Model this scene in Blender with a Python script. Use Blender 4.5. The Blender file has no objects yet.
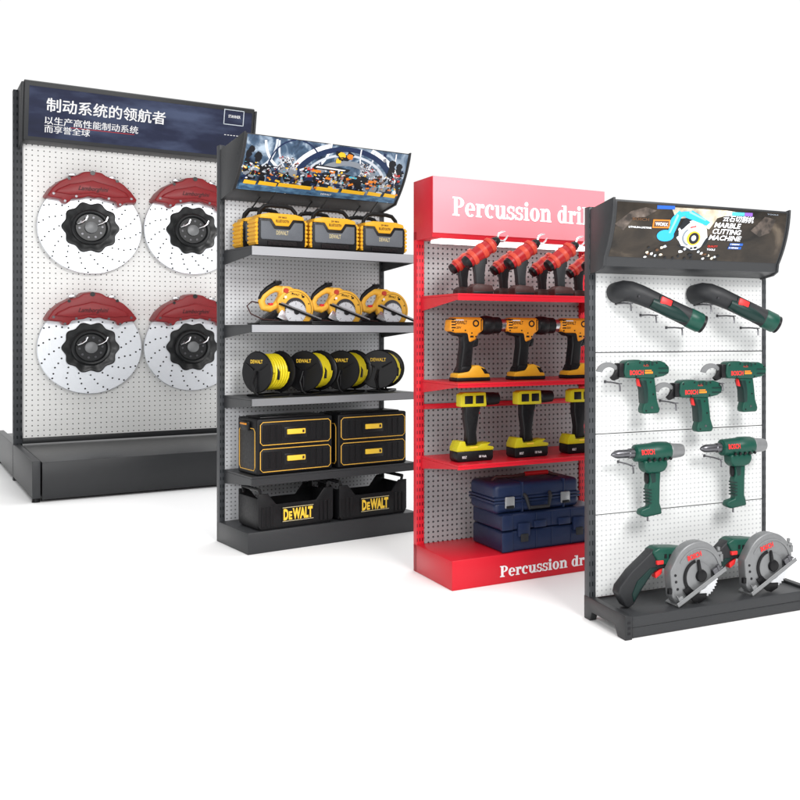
import bpy, bmesh, math, random
from mathutils import Vector, Matrix
C = bpy.context.scene.collection
PI = math.pi
RA = math.radians

# ------------------------------------------------------------------ materials
def mat(name, col, rough=.5, metal=0., emit=0., noise=.0, scale=30., bump=0., coat=0., stretch=None, spec=None):
    m = bpy.data.materials.new(name); m.use_nodes = True
    n = m.node_tree.nodes; l = m.node_tree.links; b = n['Principled BSDF']
    b.inputs['Base Color'].default_value = (*col, 1); b.inputs['Roughness'].default_value = rough
    b.inputs['Metallic'].default_value = metal; b.inputs['Coat Weight'].default_value = coat
    if spec is None and not metal: spec = .3
    if spec is not None: b.inputs['Specular IOR Level'].default_value = spec
    if emit:
        b.inputs['Emission Color'].default_value = (*col, 1); b.inputs['Emission Strength'].default_value = emit
    if noise or bump:
        tc = n.new('ShaderNodeTexCoord'); mp = n.new('ShaderNodeMapping'); t = n.new('ShaderNodeTexNoise')
        l.new(tc.outputs['Object'], mp.inputs['Vector']); l.new(mp.outputs[0], t.inputs['Vector'])
        if stretch: mp.inputs['Scale'].default_value = stretch
        t.inputs['Scale'].default_value = scale; t.inputs['Detail'].default_value = 5
        if noise:
            r = n.new('ShaderNodeMapRange'); r.inputs['To Min'].default_value = 1 - noise; r.inputs['To Max'].default_value = 1 + noise
            l.new(t.outputs[0], r.inputs[0]); mx = n.new('ShaderNodeVectorMath'); mx.operation = 'SCALE'
            mx.inputs[0].default_value = col; l.new(r.outputs[0], mx.inputs['Scale']); l.new(mx.outputs[0], b.inputs['Base Color'])
            r2 = n.new('ShaderNodeMapRange'); r2.inputs['To Min'].default_value = max(.05, rough - noise * .5); r2.inputs['To Max'].default_value = rough + noise * .5
            l.new(t.outputs[0], r2.inputs[0]); l.new(r2.outputs[0], b.inputs['Roughness'])
        if bump:
            bp = n.new('ShaderNodeBump'); bp.inputs['Strength'].default_value = bump; bp.inputs['Distance'].default_value = .002
            l.new(t.outputs[0], bp.inputs['Height']); l.new(bp.outputs[0], b.inputs['Normal'])
    return m

def holes(name, col, dot, pitch, rad, rough=.45, slot=None, through=0., px=None, axis='X'):
    """painted steel with a regular grid of punched holes (object x / z)"""
    m = mat(name, col, rough); n = m.node_tree.nodes; l = m.node_tree.links; b = n['Principled BSDF']
    tc = n.new('ShaderNodeTexCoord'); sp = n.new('ShaderNodeSeparateXYZ'); l.new(tc.outputs['Object'], sp.inputs[0])
    def mth(op, a, c=None, d=None):
        q = n.new('ShaderNodeMath'); q.operation = op
        for i, v in enumerate((a, c, d)):
            if v is None: continue
            if isinstance(v, (int, float)): q.inputs[i].default_value = v
            else: l.new(v, q.inputs[i])
        return q.outputs[0]
    def cell(o, p): return mth('SUBTRACT', mth('FRACT', mth('DIVIDE', o, p)), .5)
    fx = cell(sp.outputs['X' if axis == 'X' else 'Y'], px or pitch); fz = cell(sp.outputs['Z'], pitch)
    if slot:
        k = mth('MAXIMUM', mth('DIVIDE', mth('ABSOLUTE', fx), slot[0]), mth('DIVIDE', mth('ABSOLUTE', fz), slot[1]))
        msk = mth('LESS_THAN', k, 1.)
    else:
        d = mth('SQRT', mth('ADD', mth('MULTIPLY', fx, fx), mth('MULTIPLY', fz, fz)))
        msk = mth('SUBTRACT', 1., mth('SMOOTH_MIN', 1., mth('MULTIPLY', mth('MAXIMUM', mth('SUBTRACT', d, rad * .85), 0.), 1 / (rad * .3)), .01))
    # only faces that look along y (or x) carry the punching
    ge = n.new('ShaderNodeTexCoord'); s2 = n.new('ShaderNodeSeparateXYZ'); l.new(ge.outputs['Normal'], s2.inputs[0])
    msk = mth('MULTIPLY', msk, mth('GREATER_THAN', mth('ABSOLUTE', s2.outputs['Y' if axis == 'X' else 'X']), .7))
    nz = n.new('ShaderNodeTexNoise'); nz.inputs['Scale'].default_value = 3; l.new(tc.outputs['Object'], nz.inputs['Vector'])
    rg = n.new('ShaderNodeMapRange'); rg.inputs['To Min'].default_value = .96; rg.inputs['To Max'].default_value = 1.03; l.new(nz.outputs[0], rg.inputs[0])
    sc = n.new('ShaderNodeVectorMath'); sc.operation = 'SCALE'; sc.inputs[0].default_value = col; l.new(rg.outputs[0], sc.inputs['Scale'])
    mx = n.new('ShaderNodeMix'); mx.data_type = 'RGBA'; l.new(msk, mx.inputs['Factor'])
    l.new(sc.outputs[0], mx.inputs['A']); mx.inputs['B'].default_value = (*dot, 1); l.new(mx.outputs['Result'], b.inputs['Base Color'])
    if through:
        l.new(mth('SUBTRACT', 1., mth('MULTIPLY', msk, through)), b.inputs['Alpha'])
    return m

M = {}
M['grey'] = mat('charcoal_paint', (.031, .0325, .035), .42, noise=.06, scale=60, bump=.05)
M['greyd'] = mat('dark_paint', (.022, .023, .025), .45, noise=.06, scale=60)
M['slate'] = mat('graphite_paint', (.028, .029, .031), .36, noise=.08, scale=18)
M['post'] = holes('post_slotted_charcoal', (.043, .046, .051), (.003, .006, .007), .05, .2, slot=(.2, .22), px=.0165)
M['post1'] = holes('post_slotted_big', (.043, .046, .051), (.003, .006, .007), .075, .2, slot=(.2, .2), px=.033)
M['postr'] = holes('post_slotted_red', (.62, .015, .03), (.12, .003, .008), .042, .2, slot=(.2, .24), px=.0165)
M['peg1'] = holes('pegboard_white', (.88, .88, .865), (.05, .05, .05), .049, .12)
M['peg2'] = holes('pegboard_cool_white', (.60, .61, .63), (.20, .20, .21), .0275, .19)
M['peg3'] = holes('pegboard_grey', (.30, .305, .31), (.04, .04, .045), .03, .19, through=.6)
M['peg4'] = holes('pegboard_pale', (.65, .66, .66), (.42, .43, .44), .0245, .19)
M['red'] = mat('red_paint', (.56, .011, .024), .34, noise=.05, scale=260, bump=.12)
M['redside'] = mat('red_paint_side', (.5, .012, .024), .4, noise=.05, scale=12)
M['pink'] = mat('pale_red_acrylic', (.84, .24, .28), .45, emit=.07, noise=.05, scale=2.)  # pale red sign face, slightly emissive
M['white'] = mat('white_letters', (.9, .9, .9), .5, emit=.25)
M['whitep'] = mat('white_print', (.82, .82, .83), .5)
M['lamp'] = mat('tube_light', (1, .96, .95), .5, emit=2.2)
M['rail'] = mat('pale_strip', (.36, .37, .39), .4)
M['edge_strip_mid'] = mat('mid_strip', (.2, .205, .215), .4)
M['steel'] = mat('brushed_steel', (.62, .63, .65), .28, 1., noise=.12, scale=40, stretch=(1, 1, 12))
M['disc'] = mat('machined_disc', (.80, .83, .87), .34, .55, noise=.05, scale=25, stretch=(1, 1, 8))
M['chrome'] = mat('chrome', (.8, .8, .82), .15, 1.)
M['dsteel'] = mat('dark_steel', (.12, .12, .13), .3, .9)
M['blk'] = mat('black_plastic', (.007, .007, .008), .42, noise=.3, scale=60, bump=.1, spec=.22)
M['blkg'] = mat('black_satin', (.010, .010, .011), .32, spec=.25)
M['hub'] = mat('black_anodised', (.014, .015, .016), .32, .2)
M['calred'] = mat('caliper_red', (.24, .008, .012), .4, noise=.1, scale=20, spec=.4)
M['ink'] = mat('dark_ink', (.03, .005, .008), .5)
M['hole'] = mat('drilled_hole', (.01, .01, .012), .6)
M['yel'] = mat('tool_yellow', (.72, .37, .02), .42, noise=.07, scale=25, bump=.08)
M['yelp'] = mat('saw_yellow', (.80, .43, .05), .38, noise=.06, scale=25)
M['ora'] = mat('tool_orange', (.62, .23, .01), .42, noise=.1, scale=25, bump=.08)
M['acid'] = mat('acid_yellow', (.50, .44, .010), .42, noise=.07, scale=25)
M['rope'] = mat('yellow_hose', (.80, .66, .02), .35, noise=.1, scale=8)
M['gold'] = mat('gold_print', (.85, .55, .05), .45)
M['golddull'] = mat('dull_gold_print', (.5, .43, .25), .45)
M['trim'] = mat('amber_trim', (.75, .42, .06), .45)
M['grille'] = mat('speaker_grille', (.105, .115, .13), .55, noise=.3, scale=220)
M['navy'] = mat('navy_case', (.009, .018, .055), .42, noise=.12, scale=45, bump=.15)
M['latch'] = mat('grey_latch', (.33, .34, .35), .35, .5)
M['drill_red'] = mat('driver_red', (.34, .010, .012), .4, noise=.15, scale=30)
M['drill_org'] = mat('driver_orange', (.50, .055, .03), .42, noise=.15, scale=40)
M['brown'] = mat('battery_brown', (.045, .016, .015), .5, noise=.3, scale=60)
M['green'] = mat('tool_green', (.005, .055, .038), .38, noise=.12, scale=35, bump=.1)
M['greend'] = mat('dark_green', (.004, .022, .019), .4, noise=.15, scale=35)
M['rub'] = mat('rubber_charcoal', (.018, .019, .021), .5, noise=.15, scale=50, bump=.15)
M['btn'] = mat('red_button', (.72, .03, .03), .4)
M['alu'] = mat('cast_aluminium', (.19, .195, .2), .42, .3, noise=.1, scale=40, bump=.15)
M['floor'] = mat('studio_white', (.93, .93, .93), .9, spec=.1)
M['blue'] = mat('cyan_print', (.03, .40, .80), .4)
M['bluel'] = mat('pale_blue_print', (.25, .60, .85), .4)
M['blued'] = mat('blue_print', (.02, .10, .42), .4)
M['cream'] = mat('cream_print', (.75, .68, .55), .5)

def printed(name, stops, scale, stretch=(1, 1, 1), rough=.3, detail=6, dist=0., emit=.0):
    m = mat(name, (.1, .1, .1), rough); n = m.node_tree.nodes; l = m.node_tree.links; b = n['Principled BSDF']
    tc = n.new('ShaderNodeTexCoord'); mp = n.new('ShaderNodeMapping'); mp.inputs['Scale'].default_value = stretch
    t = n.new('ShaderNodeTexNoise'); t.inputs['Scale'].default_value = scale; t.inputs['Detail'].default_value = detail; t.inputs['Distortion'].default_value = dist
    r = n.new('ShaderNodeValToRGB'); e = r.color_ramp.elements
    e[0].position, e[0].color = stops[0][0], (*stops[0][1], 1); e[1].position, e[1].color = stops[-1][0], (*stops[-1][1], 1)
    for p, c in stops[1:-1]: q = e.new(p); q.color = (*c, 1)
    l.new(tc.outputs['Object'], mp.inputs[0]); l.new(mp.outputs[0], t.inputs['Vector']); l.new(t.outputs[0], r.inputs[0]); l.new(r.outputs[0], b.inputs['Base Color'])
    if emit: l.new(r.outputs[0], b.inputs['Emission Color']); b.inputs['Emission Strength'].default_value = emit
    return m
M['navyprint'] = printed('navy_poster', [(.3, (.006, .009, .028)), (.5, (.012, .017, .05)), (.72, (.06, .08, .15))], 1.6, (1, 1, 3.2), .55)
M['brownprint'] = printed('brown_poster', [(.3, (.008, .007, .006)), (.55, (.035, .027, .02)), (.75, (.12, .095, .07))], 5, (1, 1, 1.6), .3, dist=.6)
M['stoneprint'] = printed('stone_poster', [(.3, (.16, .13, .09)), (.5, (.42, .37, .28)), (.7, (.72, .66, .52))], 14, rough=.3)
M['steelprint'] = printed('steel_blue_poster', [(.3, (.012, .022, .045)), (.5, (.07, .12, .19)), (.66, (.42, .52, .62))], 7, (1, 1, .8), .25, dist=1.5)
M['rockprint'] = printed('rock_poster', [(.35, (.03, .025, .022)), (.6, (.12, .095, .08)), (.75, (.24, .21, .19))], 22, rough=.3)
M['floorprint'] = printed('blue_floor_poster', [(.3, (.02, .05, .12)), (.7, (.14, .30, .48))], 20, (1, 1, 3), .3)
def rings(m):
    n = m.node_tree.nodes; l = m.node_tree.links; b = n['Principled BSDF']
    tc = n.new('ShaderNodeTexCoord'); sp = n.new('ShaderNodeSeparateXYZ'); l.new(tc.outputs['Object'], sp.inputs[0])
    cb = n.new('ShaderNodeCombineXYZ'); l.new(sp.outputs['X'], cb.inputs[0]); l.new(sp.outputs['Z'], cb.inputs[1])
    ln = n.new('ShaderNodeVectorMath'); ln.operation = 'LENGTH'; l.new(cb.outputs[0], ln.inputs[0])
    nz = n.new('ShaderNodeTexNoise'); nz.noise_dimensions = '1D'; nz.inputs['Scale'].default_value = 160; nz.inputs['Detail'].default_value = 4
    l.new(ln.outputs['Value'], nz.inputs['W'])
    bp = n.new('ShaderNodeBump'); bp.inputs['Strength'].default_value = .25; bp.inputs['Distance'].default_value = .003
    l.new(nz.outputs[0], bp.inputs['Height']); l.new(bp.outputs[0], b.inputs['Normal'])
rings(M['disc'])
PR = {k: mat('print_' + k, c, .35) for k, c in dict(black=(.01, .012, .016), orange=(.75, .22, .02), yellow=(.85, .50, .03), red=(.55, .03, .02),
      white=(.85, .87, .9), grey=(.22, .25, .29), cyan=(.08, .45, .6), navy=(.015, .03, .08), violet=(.22, .1, .45), silver=(.55, .6, .66), brown=(.12, .06, .03)).items()}

# ------------------------------------------------------------------ mesh builder
class MB:
    def __init__(s): s.v = []; s.f = []; s.mi = []; s.mats = []
    def m(s, mt):
        if mt not in s.mats: s.mats.append(mt)
        return s.mats.index(mt)
    def add(s, vs, fs, mt=None, T=None):
        o = len(s.v); i = s.m(mt) if mt else 0
        s.v += [tuple(T @ Vector(p)) if T else tuple(p) for p in vs]
        s.f += [tuple(o + k for k in f) for f in fs]; s.mi += [i] * len(fs); return s
    def box(s, x0, x1, y0, y1, z0, z1, mt=None, T=None):
        v = [(x, y, z) for z in (z0, z1) for y in (y0, y1) for x in (x0, x1)]
        return s.add(v, [(0, 2, 3, 1), (4, 5, 7, 6), (0, 1, 5, 4), (2, 6, 7, 3), (0, 4, 6, 2), (1, 3, 7, 5)], mt, T)
    def prism(s, pts, y0, y1, mt=None, T=None, ax='y', taper=1., ctr=None):
        n = len(pts)
        a = sum(pts[i][0] * pts[(i + 1) % n][1] - pts[(i + 1) % n][0] * pts[i][1] for i in range(n))
        if a < 0: pts = pts[::-1]
        cx, cz = ctr or (sum(p[0] for p in pts) / n, sum(p[1] for p in pts) / n)
        def P(p, y, k=1.):
            q = (cx + (p[0] - cx) * k, cz + (p[1] - cz) * k)
            return (q[0], y, q[1]) if ax == 'y' else ((y, q[0], q[1]) if ax == 'x' else (q[0], q[1], y))
        v = [P(p, y0, taper) for p in pts] + [P(p, y1) for p in pts]
        f = [tuple(range(n)), tuple(range(2 * n - 1, n - 1, -1))] + [(i, i + n, (i + 1) % n + n, (i + 1) % n) for i in range(n)]
        return s.add(v, f, mt, T)
    def cyl(s, p0, p1, r0, r1=None, n=24, mt=None, T=None, caps=True):
        r1 = r0 if r1 is None else r1; p0 = Vector(p0); p1 = Vector(p1); d = (p1 - p0).normalized()
        a = d.orthogonal().normalized(); b = d.cross(a)
        v = [p + (a * math.cos(t) + b * math.sin(t)) * r for p, r in ((p0, r0), (p1, r1)) for t in [2 * PI * i / n for i in range(n)]]
        f = [(i, (i + 1) % n, (i + 1) % n + n, i + n) for i in range(n)]
        if caps: f += [tuple(range(n - 1, -1, -1)), tuple(range(n, 2 * n))]
        return s.add(v, f, mt, T)
    def lathe(s, prof, p0, d, n=40, mt=None, T=None, wob=None):
        """prof: (distance along axis, radius)"""
        p0 = Vector(p0); d = Vector(d).normalized(); a = d.orthogonal().normalized(); b = d.cross(a); v = []
        if abs(d.y) > .9: a = Vector((1, 0, 0)); b = Vector((0, 0, 1))
        for h, r in prof:
            for i in range(n):
                t = 2 * PI * i / n; rr = r * (wob(t) if wob else 1)
                v.append(p0 + d * h + (a * math.cos(t) + b * math.sin(t)) * rr)
        f = [(k * n + i, k * n + (i + 1) % n, (k + 1) * n + (i + 1) % n, (k + 1) * n + i) for k in range(len(prof) - 1) for i in range(n)]
        f += [tuple(range(n)), tuple((len(prof) - 1) * n + i for i in range(n))]
        return s.add(v, f, mt, T)
    def tube(s, pts, r, n=10, mt=None, T=None, closed=False):
        pts = [Vector(p) for p in pts]; N = len(pts); R = r if isinstance(r, (list, tuple)) else [r] * N; v = []; up = None
        for i, p in enumerate(pts):
            if closed: d = pts[(i + 1) % N] - pts[i - 1]
            else: d = pts[min(i + 1, N - 1)] - pts[max(i - 1, 0)]
            d.normalize()
            a = d.orthogonal() if up is None else (up - d * up.dot(d))
            a.normalize(); up = a; b = d.cross(a)
            v += [p + (a * math.cos(2 * PI * k / n) + b * math.sin(2 * PI * k / n)) * R[i] for k in range(n)]
        rng = N if closed else N - 1
        f = [(i * n + k, i * n + (k + 1) % n, ((i + 1) % N) * n + (k + 1) % n, ((i + 1) % N) * n + k) for i in range(rng) for k in range(n)]
        if not closed: f += [tuple(range(n - 1, -1, -1)), tuple((N - 1) * n + k for k in range(n))]
        return s.add(v, f, mt, T)
    def ring(s, cx, cz, ro, ri, y0, y1, n=48, a0=0, a1=2 * PI, mt=None, sx=1.):
        full = abs(a1 - a0 - 2 * PI) < 1e-6; k = n if full else n + 1; v = []
        for i in range(k):
            t = a0 + (a1 - a0) * i / n
            for r in (ro, ri):
                for y in (y0, y1): v.append((cx + r * math.cos(t) * sx, y, cz + r * math.sin(t)))
        f = []
        for i in range(n):
            a = 4 * i; b = 4 * ((i + 1) % k)
            f += [(a, b, b + 2, a + 2), (a + 1, a + 3, b + 3, b + 1), (a, a + 1, b + 1, b), (a + 2, b + 2, b + 3, a + 3)]
        if not full: f += [(0, 2, 3, 1), (4 * n, 4 * n + 1, 4 * n + 3, 4 * n + 2)]
        return s.add(v, f, mt)
    def poly(s, pts3, mt=None): return s.add(pts3, [tuple(range(len(pts3)))], mt)
    def build(s, name, mt=None, parent=None, bevel=0., seg=2, smooth=35, loc=None):
        me = bpy.data.meshes.new(name); me.from_pydata(s.v, [], s.f)
        for q in (s.mats or [mt]): me.materials.append(q)
        if s.mats and len(s.mi) == len(me.polygons): me.polygons.foreach_set('material_index', s.mi)
        bm = bmesh.new(); bm.from_mesh(me)
        bmesh.ops.recalc_face_normals(bm, faces=bm.faces)
        if bevel:
            es = [e for e in bm.edges if len(e.link_faces) == 2 and e.calc_face_angle(0) > RA(28)]
            bmesh.ops.bevel(bm, geom=es, offset=bevel, offset_type='OFFSET', segments=seg, affect='EDGES', clamp_overlap=True, profile=.5)
        bm.to_mesh(me); bm.free()
        if smooth:
            me.shade_smooth(); me.set_sharp_from_angle(angle=RA(smooth))
        o = bpy.data.objects.new(name, me); C.objects.link(o)
        if parent: o.parent = parent
        if loc: o.location = loc
        return o

_tc = {}
def text_mesh(t, bold=.0):
    k = (t, bold)
    if k not in _tc:
        cu = bpy.data.curves.new('t', 'FONT'); cu.body = t; cu.size = 1; cu.offset = bold; cu.resolution_u = 3
        ob = bpy.data.objects.new('t', cu); C.objects.link(ob); bpy.context.view_layer.update()
        me = bpy.data.meshes.new_from_object(ob.evaluated_get(bpy.context.evaluated_depsgraph_get()))
        vs = [tuple(v.co) for v in me.vertices]; fs = [tuple(p.vertices) for p in me.polygons]
        bpy.data.objects.remove(ob); bpy.data.curves.remove(cu); bpy.data.meshes.remove(me)
        w = max([v[0] for v in vs] or [1]); x0 = min([v[0] for v in vs] or [0])
        _tc[k] = ([(v[0] - x0, v[1]) for v in vs], fs, w - x0)
    return _tc[k]
def put_text(mb, t, x, z, h, y, mt, width=None, bold=.02, italic=0., rot=0., f=None):
    """text with its left foot at x,z and cap height about h, lying in the plane y; f maps (x,z)->3d"""
    vs, fs, w = text_mesh(t, bold); k = h / .72; kx = (width / w) if width else k
    c, s = math.cos(rot), math.sin(rot); out = []
    for a, b in vs:
        u, v = a * kx + italic * b * k, b * k
        u, v = x + u * c - v * s, z + u * s + v * c
        out.append(f(u, v) if f else (u, y, v))
    mb.add(out, fs, mt)

# ------------------------------------------------------------------ objects
RK = {1: (-5.917, 9.574, .644), 2: (-2.79, 6.763, .721), 3: (-1.275, 5.91, .59), 4: (-.21, 4.929, .507)}
def wp(r, x, y, z):
    X, Y, th = RK[r]; c, s = math.cos(th), math.sin(th)
    return (X + x * c + y * s, Y + x * s - y * c, z)      # y = distance in front of the back panel
def thing(name, label, cat, loc=(0, 0, 0), rz=0, group=None):
    o = bpy.data.objects.new(name, None); C.objects.link(o); o.location = loc; o.rotation_euler = (0, 0, rz)
    o.empty_display_size = .05; o['label'] = label; o['category'] = cat
    if group: o['group'] = group
    return o
def copy_tree(o, parent=None):
    c = o.copy(); C.objects.link(c); c.parent = parent
    for ch in list(o.children): copy_tree(ch, c)
    return c
jit = random.Random(3)
def place(proto, i, r, x, y, z, label, rz=0.):
    o = proto if i == 0 else copy_tree(proto)
    o.location = wp(r, x, y, z); o.rotation_euler = (0, 0, RK[r][2] + rz + jit.uniform(-.03, .03) * (r in (2, 3))); o['label'] = label
    return o

# ------------------------------------------------------------------ floor
fl = MB(); fl.add([(-150, -60, 0), (150, -60, 0), (150, 400, 0), (-150, 400, 0)], [(0, 1, 2, 3)])
o = fl.build('floor', M['floor'], smooth=0); o['kind'] = 'structure'

# ------------------------------------------------------------------ racks
def rack(r, label):
    return thing('display_rack', label, 'display rack', wp(r, 0, 0, 0), RK[r][2])
def post(t, x0, x1, y0, y1, z1, m, foot=None):
    b = MB(); b.box(x0, x1, y0, y1, .0, z1); b.build('upright', m, t, bevel=.003)

# ---- rack with brake discs
R1 = rack(1, 'large charcoal rack with white pegboard, navy sign and brake discs on it')
W1 = 1.98
for x in (-.082, W1): 
    post(R1, x, x + .075, -.04, .05, 3.72, M['post1'])
b = MB(); b.box(0, W1, -.022, .022, .40, 3.7); b.build('back_panel', M['peg1'], R1)
b = MB(); b.box(-.005, W1 + .005, -.03, .035, .345, .399); b.build('bottom_rail', M['slate'], R1, bevel=.004)
ba = MB(); ba.box(-.01, W1 - .0, -1.60, -.03, .02, .332)
base = ba.build('base', M['slate'], R1, bevel=.006)
ba = MB(); ba.box(-.01, W1, .03, 1.68, .02, .31); ba.build('rear_base', M['slate'], R1, bevel=.006)
for x in (-.082, W1 + .012):
    b = MB(); b.box(x, x + .06, -1.613, 1.70, .035, .345); b.build('end_panel', M['grey'], base, bevel=.006)
for x, y in ((-.05, -1.56), (-.05, 1.6), (W1 + .04, -1.56), (W1 + .04, 1.6)):
    b = MB(); b.cyl((x, y, 0), (x, y, .037), .03, .026, n=20); b.build('levelling_foot', M['blk'], base)
# header: leans outwards, both sides of the rack
hd = MB()
prof = [(-.10, 3.215), (-.215, 3.225), (-.36, 3.750), (-.335, 3.765), (.335, 3.765), (.30, 3.68), (.19, 3.23), (.08, 3.215)]
hd.prism(prof, -.02, W1 + .07, ax='x'); head = hd.build('header', M['grey'], R1, bevel=.006)
for x in (-.045, W1 + .071):
    b = MB(); b.prism([(-.12, 3.16), (-.22, 3.2), (-.365, 3.738), (.33, 3.738), (.2, 3.2), (.12, 3.16)], x, x + .022, ax='x'); b.build('end_cap', M['grey'], head, bevel=.004)
A = Vector((0, -.2195, 3.245)); B = Vector((0, -.3583, 3.73)); d1 = (B - A); n1 = Vector((0, -d1.z, d1.y)).normalized()
if n1.y > 0: n1 = -n1
L1 = d1.length
def h1(x, v, off=.003): p = A + d1 * (v / L1) + n1 * off; return (x, p.y, p.z)
g = MB(); g.mats = [M['navyprint']]
g.add([h1(.02, .015), h1(W1 + .045, .015), h1(W1 + .045, L1 - .02), h1(.02, L1 - .02)], [(0, 1, 2, 3)])
F1 = lambda u, v: h1(u, v, .006)
def zh(t, x, z, h, w_):
    for dx, dz, e in ((0, 0, 0), (.0045, 0, .0003), (.0022, .003, .0006)) if h > .08 else ((0, 0, 0), (.002, 0, .0003)):
        put_text(g, t, x + dx, z + dz, h, 0, M['whitep'], width=w_, bold=0, f=lambda u, v: h1(u, v, .006 + e))
zh('制动系统的领航者', .16, .275, .098, 1.03)
zh('以生产高性能制动系统', .15, .150, .058, .80)
zh('而享誉全球', .15, .072, .056, .38)
put_text(g, 'STANNER', 1.79, .415, .03, 0, M['whitep'], width=.12, bold=.02, f=F1)
put_text(g, '·····', 1.76, .22, .03, 0, M['whitep'], width=.14, bold=.03, f=F1)
for (a, c_, w_, h_) in ((1.745, .34, .2, .008), (1.745, .49, .2, .008), (1.745, .34, .008, .15), (1.937, .34, .008, .158), (1.84, .05, .006, .13), (.36, .131, .56, .005)):
    q = PR['red'] if w_ == .56 else PR['silver']
    g.poly([F1(a, c_), F1(a + w_, c_), F1(a + w_, c_ + h_), F1(a, c_ + h_)], q)
g.build('sign_graphic', parent=head, smooth=0)

# ---- curved headers (shared builder)
def curved(prof, W, x0, f_off=.003):
    """prof: list of (y,z) on the front face bottom->top; returns map (u in 0..1, v in 0..1) -> 3d"""
    P = [Vector((0, -y, z)) for y, z in prof]; L = [0]
    for i in range(len(P) - 1): L.append(L[-1] + (P[i + 1] - P[i]).length)
    def f(u, v, off=f_off):
        s = v * L[-1]; i = 0
        while i < len(L) - 2 and s > L[i + 1]: i += 1
        t = (s - L[i]) / (L[i + 1] - L[i]); d = P[i + 1] - P[i]; n = Vector((0, -d.z, d.y)).normalized()
        if n.y > 0: n = -n
        p = P[i] + d * t + n * off; return (x0 + u * W, p.y, p.z)
    return f, L[-1]
def arc_prof(a, b, bulge, n=10):
    out = []
    for i in range(n + 1):
        t = i / n; y = a[0] + (b[0] - a[0]) * t; z = a[1] + (b[1] - a[1]) * t
        dy, dz = b[0] - a[0], b[1] - a[1]; l = math.hypot(dy, dz); k = bulge * 4 * t * (1 - t)
        out.append((y + dz / l * k, z - dy / l * k))
    return out
def sheet(mb, f, u0, u1, v0, v1, m, off=.003, nv=10):
    if isinstance(mb, Art): return mb.poly([(u0, v0), (u1, v0), (u1, v1), (u0, v1)], m, off)
    vs = []; fs = []
    for i in range(nv + 1):
        v = v0 + (v1 - v0) * i / nv; vs += [f(u0, v, off), f(u1, v, off)]
    for i in range(nv): fs.append((2 * i, 2 * i + 1, 2 * i + 3, 2 * i + 2))
    mb.add(vs, fs, m)
def cpoly(mb, f, pts, m, off):
    if isinstance(mb, Art): return mb.poly(pts, m, off)
    mb.add([f(u, v, off) for u, v in pts], [tuple(range(len(pts)))], m)
def cdisc(mb, f, u, v, ru, rv, m, off, n=20, a0=0., a1=2 * PI, ri=None):
    if ri is None: cpoly(mb, f, [(u + ru * math.cos(a0 + (a1 - a0) * i / n), v + rv * math.sin(a0 + (a1 - a0) * i / n)) for i in range(n + (0 if a1 - a0 > 6.28 else 1))], m, off)
    else:
        vs = []; 
        for i in range(n + 1):
            t = a0 + (a1 - a0) * i / n
            vs += [(u + ru * math.cos(t), v + rv * math.sin(t)), (u + ru * ri * math.cos(t), v + rv * ri * math.sin(t))]
        for i in range(n):
            q = [vs[2 * i], vs[2 * i + 1], vs[2 * i + 3], vs[2 * i + 2]]
            if all(0 < p[0] < 1 and 0 < p[1] < 1 for p in q): cpoly(mb, f, q, m, off)

class Art:
    """flat printed artwork: polygons in (u, v), cut along the bends of the curved sheet, then laid on it"""
    def __init__(s): s.p = []; s.mats = []
    def poly(s, pts, m, off): s.p.append((pts, m, off))
    def add(s, vs, fs, m):                                  # text: vertices (u, off, v)
        for f_ in fs: s.p.append(([(vs[i][0], vs[i][2]) for i in f_], m, vs[f_[0]][1]))
    def lay(s, f, name, parent, nseg=10, flat_v=None):
        bm = bmesh.new(); mats = []
        for pts, m, off_ in s.p:
            if m not in mats: mats.append(m)
            vs = [bm.verts.new((u, off_, v)) for u, v in pts]
            try: fc = bm.faces.new(vs); fc.material_index = mats.index(m)
            except ValueError: pass
        for k in range(1, nseg):
            bmesh.ops.bisect_plane(bm, geom=bm.verts[:] + bm.edges[:] + bm.faces[:], plane_co=(0, 0, k / nseg), plane_no=(0, 0, 1), dist=1e-6)
        for v in bm.verts: v.co = f(v.co.x, v.co.z, v.co.y)
        me = bpy.data.meshes.new(name); 
        for m in mats: me.materials.append(m)
        bm.to_mesh(me); bm.free()
        o = bpy.data.objects.new(name, me); C.objects.link(o); o.parent = parent; return o
def curved_header(rackobj, W, x0, fr, back_b, back_t, mframe, th=.012):
    b = MB(); prof = [(-y, z) for y, z in fr]
    b.prism([(-back_b[0], back_b[1])] + prof + [(-back_t[0], back_t[1])], x0, x0 + W, ax='x')
    h = b.build('header', mframe, rackobj, bevel=.003, smooth=30)
    for x in (x0 - th, x0 + W):
        b = MB(); ex = [(-y - .006, z) for y, z in fr]
        b.prism([(-back_b[0], back_b[1] - .006)] + [(ex[0][0], ex[0][1] - .008)] + ex[1:-1] + [(ex[-1][0], ex[-1][1] + .008), (-back_t[0], back_t[1] + .006)], x, x + th, ax='x')
        b.build('end_cap', mframe, h, bevel=.002)
    return h

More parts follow.
